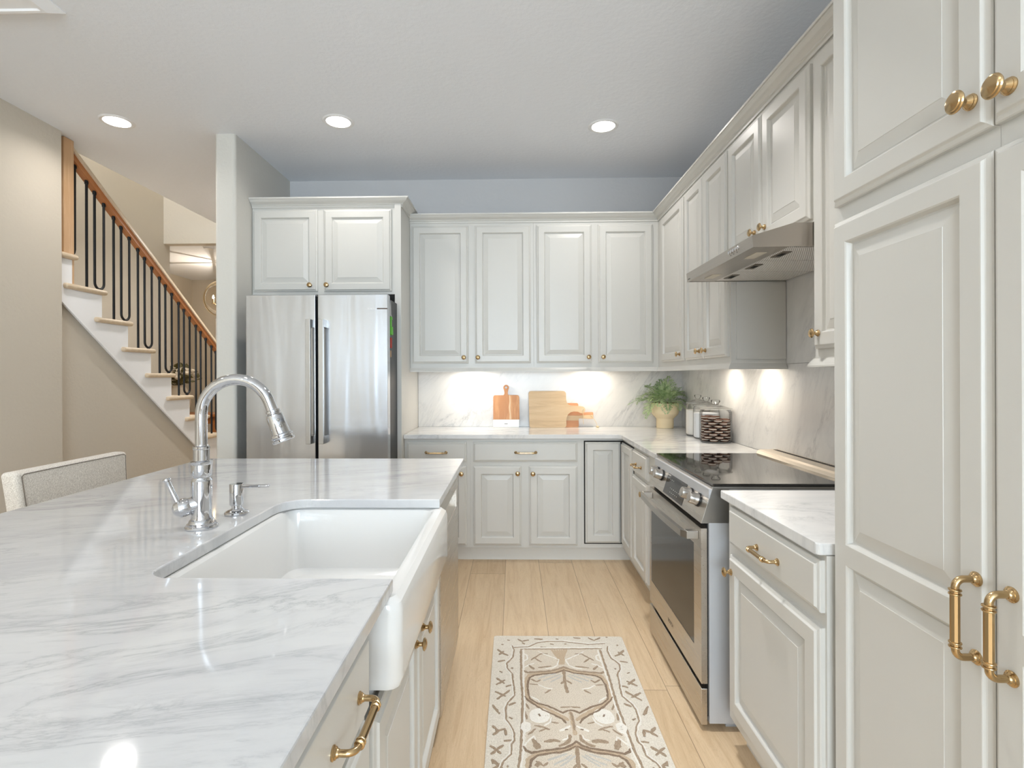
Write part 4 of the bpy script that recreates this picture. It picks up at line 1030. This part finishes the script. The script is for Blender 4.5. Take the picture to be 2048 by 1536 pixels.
def fork(yc, n):
    h = .0435; zb = TZ(n - 1) + .014
    pts = [(XR, yc - h, zt(yc - h))]
    pts += [(XR, yc - h * math.cos(a), zb + h - h * math.sin(a)) for a in [PI * i / 10 for i in range(11)]]
    pts.append((XR, yc + h, zt(yc + h)))
    mb = MB().tube(pts, rr, 8); mb.tube([(XR, yc, TZ(n)), (XR, yc, zb + .002)], rr, 8)
    mb.lathe([(rr, -.012), (.0125, -.006), (.0125, .006), (rr, .012)], (XR, yc, zb - .006), n=8)
    for s_ in (-h, h): mb.tube([(XR, yc + s_, zt(yc + s_) - .026), (XR, yc + s_, zt(yc + s_))], .0125, 8)
    obj('baluster', mb, M['iron'], t)
P = .2605
for n in range(0, 9):
    yf = 3.838 + P * (n - 1)
    if n == 0:
        h = .0435; zb = 2.172
        pts = [(XR, 3.585, zb), (XR, 3.600, zb + .004), (XR, 3.613, zb + .018), (XR, 3.618, zb + .04), (XR, 3.620, zt(3.62))]
        mb = MB().tube(pts, rr, 8); mb.tube([(XR, 3.583, TZ(1)), (XR, 3.583, zb)], rr, 8); mb.tube([(XR, 3.62, zt(3.62) - .026), (XR, 3.62, zt(3.62))], .0125, 8); obj('baluster', mb, M['iron'], t)
        straight(3.722, 1)
    else:
        fork(yf, n + 1); straight(yf + .140, n + 1)

# ------------------------------------------------------------------ hall beyond
t = thing('stairwell_fill_light', 'added unseen fill light high in the stairwell', 'ceiling light', (-3.6, 3.9, 5.6))
obj('lens', MB().lathe([(0, -.03), (.12, -.03), (.14, -.01), (.14, 0), (0, 0)], (-3.6, 3.9, 5.6), n=28), M['stair_fill'], t)
light('stair_fill_glow', 'POINT', (-3.6, 3.9, 5.45), 200, (.86, .93, 1), t, shadow_soft_size=.15)  # unseen lamp added to brighten the stairwell
hxx, hyy, hzz = -4.13, 7.45, 2.43
t = thing('orb_chandelier', 'globe chandelier of pale metal rings hanging in the hall, half hidden by the wall', 'chandelier', (hxx, hyy, 1.9))
R_ = .252
for k, (a, tl) in enumerate(((0, 0), (62, 8), (118, -10))):
    ca, sa = math.cos(math.radians(a)), math.sin(math.radians(a)); v_ = []; f_ = []
    n = 48; rq = R_ - .004 * k
    for i in range(n):
        th = 2 * PI * i / n; cr, sr = math.cos(th), math.sin(th)
        for rad, wd in ((rq - .002, -.012), (rq - .002, .012), (rq + .002, .012), (rq + .002, -.012)):
            x, y, z = rad * cr, wd, rad * sr
            y, z = y * math.cos(math.radians(tl)) - z * math.sin(math.radians(tl)), y * math.sin(math.radians(tl)) + z * math.cos(math.radians(tl))
            v_.append((hxx + x * ca - y * sa, hyy + x * sa + y * ca, hzz + z))
    for i in range(n):
        j = (i + 1) % n
        for q in range(4): f_.append((4 * i + q, 4 * i + (q + 1) % 4, 4 * j + (q + 1) % 4, 4 * j + q))
    obj('ring', MB().add(v_, f_, 0, False), M['bronze'], t)
obj('globe', MB().lathe([(R_ * .93 * math.sin(PI * i / 18), -R_ * .93 * math.cos(PI * i / 18)) for i in range(19)], (hxx, hyy, hzz), n=36), M['smoke'], t)
obj('stem', MB().cyl((hxx, hyy, hzz + .10), (hxx, hyy, CEIL - .02), .006).lathe([(0, 0), (.06, 0), (.065, -.015), (.02, -.03), (0, -.03)], (hxx, hyy, CEIL)), M['bronze'], t)
for k in range(4):
    a = PI / 4 + PI / 2 * k; x, y = hxx + .085 * math.cos(a) - .02, hyy + .085 * math.sin(a)
    s = obj('candle_arm', MB().tube([(hxx, hyy, hzz + .10), (hxx, hyy, hzz - .09), ((hxx + x) / 2, (hyy + y) / 2, hzz - .10), (x, y, hzz - .075)], .005, 8).cyl((x, y, hzz - .075), (x, y, hzz - .01), .010).cyl((x, y, hzz - .078), (x, y, hzz - .072), .024), M['bronze'], t)
    obj('bulb', MB().lathe([(0, 0), (.010, .004), (.014, .018), (.009, .036), (.002, .052), (0, .054)], (x, y, hzz - .01), n=14), M['bulb'], s)
light('chandelier_glow', 'POINT', (hxx, hyy, hzz + .02), 42, (1, .9, .78), t, shadow_soft_size=.012)
t = thing('smoke_detector', 'small white smoke detector on the hall ceiling', 'smoke detector', (-3.76, 6.50, CEIL))
obj('body', MB().lathe([(0, -.035), (.045, -.035), (.062, -.022), (.066, 0), (0, 0)], (-3.76, 6.50, CEIL), n=28), M['white'], t)
obj('ring', MB().lathe([(.050, -.0335), (.056, -.030), (.052, -.037), (.046, -.0365)], (-3.76, 6.50, CEIL), n=28), M['trim'], t)
# console table with vase
tz = .825
t = thing('console_table', 'brown wooden console table in the hall behind the stair railing', 'table', (-4.3, 7.25, 0))
obj('tabletop', MB().box(-5.0, -3.95, 7.02, 7.48, tz - .035, tz, 0, .004), M['oak_rail'], t)
obj('apron', MB().box(-4.95, -4.0, 7.06, 7.44, tz - .13, tz - .0355), M['oak_rail'], t)
for x in (-4.95, -4.05):
    for y in (7.06, 7.39): obj('leg', MB().box(x, x + .05, y, y + .05, 0, tz - .131), M['oak_rail'], t)
vx, vy = -4.60, 7.22
t = thing('vase', 'cream ceramic vase on the hall table, seen between the balusters', 'vase', (vx, vy, tz))
obj('body', MB().lathe([(0, 0), (.085, 0), (.12, .03), (.15, .14), (.145, .24), (.105, .32), (.085, .36), (.095, .385), (.086, .385), (.075, .35), (0, .33)], (vx, vy, tz), n=32), plain('cream_vase', (226, 214, 194), .5), t)
t = thing('flower_bouquet', 'bouquet of cream flowers with olive leaves in the hall vase', 'flowers', (vx, vy, tz + .33))
rnd = random.Random(4); lf = MB()
for k in range(130):
    a = rnd.uniform(0, 2 * PI); e_ = rnd.uniform(.15, 1.5); rad = rnd.uniform(.07, .30)
    c_ = Vector((vx + rad * math.cos(a) * math.cos(e_) * 1.05, vy + rad * math.sin(a) * math.cos(e_) * .8, tz + .40 + rad * math.sin(e_) * .95))
    d = Vector((rnd.uniform(-1, 1), rnd.uniform(-1, 1), rnd.uniform(-.3, 1))).normalized(); s_ = d.orthogonal().normalized(); L_ = rnd.uniform(.035, .06)
    lf.add([c_ - d * L_, c_ + s_ * L_ * .42, c_ + d * L_, c_ - s_ * L_ * .42], [(0, 1, 2, 3)])
obj('foliage', lf, M['olive'], t, recalc=False)
sm = MB()
for k in range(24):
    a = rnd.uniform(0, 2 * PI); e_ = rnd.uniform(.1, 1.45); rad = rnd.uniform(.17, .33)
    c_ = Vector((vx + rad * math.cos(a) * math.cos(e_) * 1.1, vy + rad * math.sin(a) * math.cos(e_) * .8, tz + .42 + rad * math.sin(e_) * .9))
    sm.tube([(vx, vy, tz + .36), c_], .003, 5)
    r_ = rnd.uniform(.026, .040); b = MB(); b.lathe([(0, -r_), (r_ * .75, -r_ * .7), (r_, 0), (r_ * .8, r_ * .6), (r_ * .35, r_ * .55), (0, r_ * .35)], c_, (math.cos(a) * .5, math.sin(a) * .5 - .4, .7), 10)
    obj('blossom', b, M['petal'], t)
obj('stems', sm, M['olive'], t)

# ------------------------------------------------------------------ bar stool
t = thing('bar_stool', 'oatmeal linen upholstered bar stool tucked against the far side of the island', 'bar stool', (-1.83, 2.33, 0))
def cushion(x0, x1, y0, y1, z0, z1, b, mats_fn=None, bulge=.0):
    bm = bmesh.new(); bmesh.ops.create_cube(bm, size=1)
    for q in bm.verts: q.co = Vector(((x0 + x1) / 2 + q.co.x * (x1 - x0), (y0 + y1) / 2 + q.co.y * (y1 - y0), (z0 + z1) / 2 + q.co.z * (z1 - z0)))
    bmesh.ops.bevel(bm, geom=bm.edges[:], offset=b, segments=5, affect='EDGES', profile=.5)
    mb = MB(); bm.faces.ensure_lookup_table(); mb.bm(bm, 0, True); bm.free(); return mb
bk = cushion(-2.022, -1.950, 2.045, 2.650, .56, .957, .018)
def shear(mb):                      # the back narrows a little towards the seat
    mb.v = [(x, y + (.957 - z) * (.16 if y < 2.3 else .05), z) for x, y, z in mb.v]; return mb
b = obj('backrest', shear(bk), M['linen'], t)
sp2 = [(-1.9495, 2.062 + .005, .944)]
loop = [(-1.9492, 2.066 + (.957 - z) * .16, z) for z in (.60, .70, .80, .90, .938)] + [(-1.9492, 2.080, .947), (-1.9492, 2.35, .948), (-1.9492, 2.62, .947), (-1.9492, 2.634, .938)] + [(-1.9492, 2.632 + (.957 - z) * .05, z) for z in (.9, .8, .7, .6)]
obj('seam', MB().tube(loop, .0016, 6), M['seam'], b)
obj('seat', cushion(-1.950, -1.50, 2.13, 2.665, .56, .64, .025), M['linen'], t)
obj('seat_frame', MB().box(-2.0, -1.52, 2.15, 2.645, .515, .56), M['darkwood'], t)
for x in (-1.995, -1.565):
    for y in (2.155, 2.60):
        obj('leg', MB().prism([(0, 0), (.04, 0), (.04, .04), (0, .04)], lambda u, v, w: (x + u, y + v, w), 0, .515), M['darkwood'], t)
obj('footrest', MB().box(-1.99, -1.53, 2.165, 2.190, .20, .225).box(-1.99, -1.53, 2.612, 2.637, .20, .225).box(-1.557, -1.532, 2.19, 2.612, .20, .225), M['darkwood'], t)

# ------------------------------------------------------------------ rug
RUG = [('b',0.006,1,[-0.011,2.605,-0.002,2.565,-0.008,2.498,-0.036,2.445,-0.032,2.404,-0.01,2.36,-0.009,2.318,-0.002,2.263,0,2.203,-0.027,2.153,-0.036,2.113,-0.033,2.046,-0.014,2.011,-0.002,1.97,-0.001,1.93,-0.011,1.911,-0.013,1.861,-0.038,1.826,-0.05,1.792]),
('w',0.006,1,[-0.018,2.605,-0.009,2.565,-0.015,2.498,-0.043,2.445,-0.039,2.404,-0.017,2.36,-0.016,2.317,-0.009,2.263,-0.006,2.203,-0.033,2.153,-0.042,2.113,-0.039,2.046,-0.02,2.011,-0.008,1.97,-0.007,1.93,-0.017,1.911,-0.019,1.861,-0.044,1.826,-0.055,1.792]),
('b',0.005,0,[-0.005,2.588,0.067,2.595,0.116,2.637,0.165,2.649,0.238,2.65,0.308,2.633,0.361,2.622,0.446,2.632]),
('w',0.005,0,[-0.005,2.597,0.067,2.604,0.116,2.646,0.166,2.659,0.239,2.66,0.309,2.643,0.362,2.632,0.448,2.641]),
('b',0.008,1,[0.031,2.571,0.029,2.337,0.032,2.146,0.026,1.997,0.021,1.88,0.012,1.793]),
('w',0.007,1,[0.044,2.571,0.039,2.318,0.041,2.146,0.035,1.997,0.03,1.874,0.02,1.793]),
('w',0.005,0,[0.031,2.584,0.422,2.596]),
('b',0.006,0,[0.031,2.572,0.423,2.582]),
('t',0.012,0,[0.18,2.57,0.201,2.501,0.207,2.438]),
('t',0.012,0,[0.192,2.57,0.206,2.501,0.21,2.438]),
('t',0.012,0,[0.204,2.57,0.21,2.501,0.213,2.438]),
('t',0.012,0,[0.216,2.57,0.215,2.501,0.216,2.438]),
('t',0.012,0,[0.227,2.57,0.22,2.501,0.218,2.438]),
('t',0.012,0,[0.239,2.57,0.224,2.501,0.221,2.438]),
('t',0.012,0,[0.251,2.571,0.229,2.501,0.224,2.438]),
('b',0.014,1,[0.225,2.42,0.199,2.402,0.164,2.385,0.104,2.376,0.06,2.371,0.039,2.385]),
('t',0.018,1,[0.227,2.41,0.197,2.386,0.163,2.369,0.103,2.363,0.065,2.352,0.048,2.3,0.045,2.212,0.074,2.155,0.131,2.112,0.176,2.075,0.208,2.043]),
('d',0.008,1,[0.225,2.394,0.179,2.368,0.125,2.359,0.087,2.349,0.065,2.328,0.055,2.282,0.056,2.22,0.063,2.179,0.094,2.147,0.132,2.132,0.164,2.109,0.189,2.09,0.209,2.103,0.226,2.106]),
('d',0.009,1,[0.041,2.195,0.055,2.169,0.083,2.137,0.111,2.106,0.152,2.078,0.183,2.053,0.197,2.027]),
('w',0.008,1,[0.043,2.529,0.06,2.515,0.06,2.483,0.043,2.465]),
('b',0.008,1,[0.075,2.473,0.098,2.5,0.126,2.531,0.158,2.533]),
('b',0.009,1,[0.092,2.494,0.125,2.457]),
('b',0.012,1,[0.065,2.431,0.089,2.396]),
('b',0.008,1,[0.106,2.411,0.145,2.419,0.167,2.425]),
('w',0.006,1,[0.138,2.405,0.172,2.411,0.196,2.433,0.205,2.48,0.178,2.501]),
('w',0.005,1,[0.178,2.501,0.134,2.533,0.112,2.555]),
('w',0.006,1,[0.042,2.41,0.068,2.436,0.091,2.447]),
('b',0.013,0,[0.22,2.398,0.217,2.321,0.217,2.266,0.221,2.219]),
('b',0.01,1,[0.197,2.286,0.216,2.31]),
('g',0.009,1,[0.102,2.322,0.146,2.351,0.184,2.363]),
('g',0.009,1,[0.122,2.307,0.166,2.335,0.203,2.358]),
('g',0.008,1,[0.153,2.297,0.187,2.325,0.21,2.349]),
('b',0.009,1,[0.125,2.217,0.152,2.242]),
('b',0.01,1,[0.072,2.319,0.098,2.299,0.112,2.315]),
('b',0.006,1,[0.063,2.282,0.1,2.278]),
('w',0.005,1,[0.1,2.278,0.13,2.256,0.16,2.248]),
('w',0.006,1,[0.066,2.195,0.095,2.173,0.104,2.155]),
('b',0.007,1,[0.182,2.123,0.221,2.127]),
('b',0.01,0,[0.218,2.094,0.222,2.072,0.224,2.046,0.222,1.987]),
('t',0.016,0,[0.218,2.098,0.221,2.036,0.222,1.96]),
('w',0.01,1,[0.103,2.072,0.103,2.069,0.101,2.067,0.099,2.066,0.097,2.065,0.095,2.066,0.093,2.067,0.092,2.069,0.091,2.071,0.092,2.074,0.093,2.076,0.095,2.077,0.098,2.078,0.1,2.077,0.102,2.076,0.103,2.074,0.103,2.072]),
('w',0.01,1,[0.11,2.072,0.109,2.066,0.106,2.062,0.102,2.059,0.097,2.058,0.092,2.059,0.088,2.062,0.085,2.066,0.084,2.071,0.086,2.077,0.089,2.081,0.093,2.084,0.098,2.085,0.103,2.084,0.107,2.082,0.109,2.077,0.11,2.072]),
('w',0.01,1,[0.118,2.072,0.116,2.063,0.111,2.056,0.104,2.051,0.096,2.049,0.088,2.051,0.082,2.056,0.078,2.063,0.076,2.071,0.078,2.08,0.083,2.087,0.09,2.092,0.098,2.094,0.106,2.093,0.113,2.088,0.117,2.08,0.118,2.072]),
('w',0.01,1,[0.126,2.072,0.123,2.06,0.116,2.05,0.107,2.043,0.096,2.041,0.085,2.043,0.076,2.049,0.07,2.059,0.068,2.071,0.071,2.083,0.078,2.093,0.087,2.1,0.099,2.103,0.11,2.101,0.119,2.094,0.125,2.084,0.126,2.072]),
('w',0.01,1,[0.134,2.072,0.13,2.057,0.122,2.044,0.109,2.036,0.095,2.033,0.082,2.035,0.07,2.043,0.063,2.056,0.06,2.071,0.064,2.086,0.072,2.099,0.085,2.108,0.099,2.112,0.113,2.109,0.125,2.1,0.132,2.087,0.134,2.072]),
('d',0.016,1,[0.094,2.081,0.1,2.066]),
('w',0.009,1,[0.047,2.005,0.046,2.002,0.045,2,0.044,1.998,0.042,1.998,0.04,1.998,0.039,2,0.038,2.002,0.038,2.004,0.038,2.007,0.039,2.009,0.041,2.011,0.042,2.012,0.044,2.011,0.045,2.01,0.046,2.007,0.047,2.005]),
('w',0.009,1,[0.053,2.005,0.052,1.998,0.05,1.993,0.046,1.989,0.042,1.988,0.038,1.989,0.034,1.993,0.032,1.998,0.031,2.004,0.032,2.011,0.035,2.016,0.038,2.02,0.043,2.021,0.047,2.02,0.05,2.017,0.052,2.011,0.053,2.005]),
('w',0.009,1,[0.059,2.005,0.057,1.995,0.053,1.987,0.048,1.982,0.042,1.98,0.035,1.982,0.03,1.987,0.027,1.995,0.026,2.004,0.027,2.014,0.031,2.022,0.036,2.028,0.043,2.03,0.049,2.028,0.054,2.023,0.058,2.014,0.059,2.005]),
('b',0.016,1,[0.04,2.011,0.044,1.994]),
('b',0.008,1,[0.074,2.012,0.105,2.004,0.132,1.989]),
('b',0.007,1,[0.09,1.978,0.123,1.999]),
('b',0.008,1,[0.049,1.96,0.078,1.995]),
('b',0.01,1,[0.044,2.146,0.058,2.111]),
('b',0.01,1,[0.039,2.099,0.047,2.047]),
('b',0.008,1,[0.14,2.034,0.167,2.026]),
('w',0.01,1,[0.166,1.984,0.187,1.996,0.209,2.013]),
('d',0.01,1,[0.186,1.99,0.198,1.993]),
('w',0.006,1,[0.142,2.063,0.135,2.034,0.11,2.013]),
('b',0.013,1,[0.203,1.963,0.198,1.933,0.181,1.914,0.156,1.901]),
('b',0.016,1,[0.105,1.924,0.141,1.932,0.165,1.926]),
('b',0.022,1,[0.066,1.938,0.077,1.906,0.085,1.887]),
('w',0.006,1,[0.03,1.902,0.058,1.941,0.071,1.954,0.075,1.931]),
('w',0.006,1,[0.192,1.959,0.193,1.943,0.172,1.933]),
('d',0.01,1,[0.222,1.929,0.205,1.908,0.177,1.892,0.138,1.885,0.09,1.875,0.059,1.866,0.038,1.88,0.03,1.899]),
('t',0.016,1,[0.221,1.916,0.203,1.895,0.172,1.88,0.124,1.873,0.072,1.86,0.046,1.833,0.043,1.794]),
('d',0.009,1,[0.219,1.902,0.194,1.886,0.158,1.87,0.115,1.864,0.08,1.854,0.058,1.833,0.049,1.794]),
('b',0.013,0,[0.221,1.896,0.218,1.841,0.215,1.796]),
('g',0.009,1,[0.113,1.831,0.156,1.852,0.183,1.865]),
('g',0.009,1,[0.132,1.811,0.172,1.835,0.199,1.859]),
('b',0.022,1,[0.07,1.802,0.087,1.822]),
('b',0.01,1,[-0.081,2.569,-0.051,2.53,-0.028,2.514]),
('b',0.01,1,[-0.074,2.519,-0.052,2.553]),
('b',0.01,1,[-0.078,2.46,-0.044,2.471]),
('b',0.01,1,[-0.067,2.379,-0.054,2.369]),
('b',0.01,1,[-0.079,2.326,-0.041,2.285]),
('b',0.01,1,[-0.08,2.275,-0.042,2.312]),
('b',0.01,1,[-0.038,2.263,-0.01,2.276]),
('b',0.01,1,[-0.081,2.227,-0.035,2.194]),
('b',0.01,1,[-0.074,2.173,-0.02,2.237]),
('b',0.01,1,[-0.088,2.136,-0.076,2.113,-0.062,2.086]),
('b',0.01,1,[-0.083,2.01,-0.059,1.976]),
('b',0.01,1,[-0.081,1.958,-0.059,1.982,-0.037,1.993,-0.031,1.956]),
('b',0.01,1,[-0.088,1.9,-0.065,1.882,-0.04,1.904]),
('b',0.01,1,[-0.084,1.857,-0.065,1.879,-0.047,1.861]),
('b',0.01,1,[-0.078,1.828,-0.073,1.811]),
('b',0.01,1,[-0.04,1.926,-0.011,1.93]),
('b',0.01,1,[-0.024,2.133,0.003,2.153]),
('b',0.01,1,[-0.021,2.061,-0.009,2.05]),
('b',0.009,0,[-0.035,2.661,-0.023,2.657]),
('b',0.009,0,[0.017,2.669,0.038,2.648,0.071,2.663]),
('b',0.009,0,[0.038,2.636,0.052,2.621]),
('b',0.009,0,[0.099,2.673,0.142,2.671]),
('b',0.009,0,[0.208,2.675,0.22,2.671]),
('b',0.009,0,[0.296,2.688,0.332,2.682]),
('b',0.009,0,[0.37,2.689,0.397,2.662,0.431,2.69]),
('b',0.009,0,[0.46,2.697,0.469,2.693]),
('b',0.009,0,[0.175,2.626,0.193,2.62]),
('b',0.009,0,[0.245,2.626,0.256,2.624]),
('b',0.009,0,[0.126,2.595,0.155,2.59]),
('b',0.014,1,[-0.062,2.619,-0.054,2.612]),
('b',0.014,1,[-0.013,2.409,-0.006,2.403]),
('b',0.014,1,[-0.014,2.055,-0.008,2.051]),
('b',0.014,1,[-0.027,1.802,-0.022,1.799]),
('b',0.014,1,[-0.062,2.086,-0.056,2.082]),
]

RX0, RX1, RY_0, RY_1 = -.103, .541, 1.20, 2.705
t = thing('runner_rug', 'beige wool rug with brown scrolling floral pattern on the wooden floor', 'rug', ((RX0 + RX1) / 2, (RY_0 + RY_1) / 2, 0))
mb = MB(); g = rrect(RX0, RX1, RY_0, RY_1, .014, 3)
mb.prism(g, lambda a, b, z: (a, b, z), .0004, .0105)
mb.box(.042, .400, 1.32, 2.570, .0100, .0112, 1)
pile = mb
CXR = .2215
mats_r = {'w': 'rug_w', 'b': 'rug_b', 'd': 'rug_d', 'g': 'rug_g', 't': 'rug_t'}
slot = {k: i + 2 for i, k in enumerate(mats_r)}
rnd = random.Random(3)
hz_ = {'t': .0116, 'g': .0120, 'w': .0124, 'b': .0122, 'd': .0126}
def ribbon(k, wd, pts):
    q = []
    for i in range(len(pts) - 1):
        a, b = Vector(pts[i]), Vector(pts[i + 1]); n = max(1, int((b - a).length / .010))
        for j in range(n): q.append(a.lerp(b, j / n))
    q.append(Vector(pts[-1]))
    if len(q) < 2: return
    mb = pile; v = []; f = []; z = hz_[k] + rnd.uniform(0, .0003)
    for i, p in enumerate(q):
        tn = (q[min(i + 1, len(q) - 1)] - q[max(i - 1, 0)]); tn = tn.normalized() if tn.length > 1e-6 else Vector((1, 0))
        nn = Vector((-tn.y, tn.x)); h = wd * 1.3 / 2 * rnd.uniform(.7, 1.25)
        p = p + nn * rnd.uniform(-.0012, .0012)
        if i in (0, len(q) - 1): h *= .6
        for s_, zz in ((-1, .0102), (-.6, z), (.6, z), (1, .0102)):
            v.append((min(max(p.x + nn.x * h * s_, RX0 + .002), RX1 - .002), min(max(p.y + nn.y * h * s_, RY_0 + .002), RY_1 - .002), zz))
    for i in range(len(q) - 1):
        for s_ in range(3): f.append((4 * i + s_, 4 * i + s_ + 1, 4 * i + 5 + s_, 4 * i + 4 + s_))
    mb.add(v, f, slot[k])
for k, wd, mir, fl_ in RUG:
    pts = [(fl_[i], fl_[i + 1]) for i in range(0, len(fl_), 2)]
    top = max(p[1] for p in pts) > 2.56 and not (len(pts) > 10)
    for rep in range(0, 2):
        if rep and (top or min(p[1] for p in pts) > 2.30): continue
        sh = -.493 * rep
        if rep and min(p[1] for p in pts) + sh < RY_0 + .02: pts_ = [p for p in pts if p[1] + sh > RY_0 + .02]
        else: pts_ = pts
        if rep and len(pts) > 10: pts_ = [p for p in pts_ if p[1] < 2.29]
        pts_ = [(x, y + sh) for x, y in pts_]
        if len(pts_) < 2: continue
        ribbon(k, wd, pts_)
        if mir: ribbon(k, wd, [(2 * CXR - x, y) for x, y in pts_])
obj('pile', pile, [M['rug'], M['rug_field']] + [M[mats_r[k]] for k in slot], t, recalc=False)
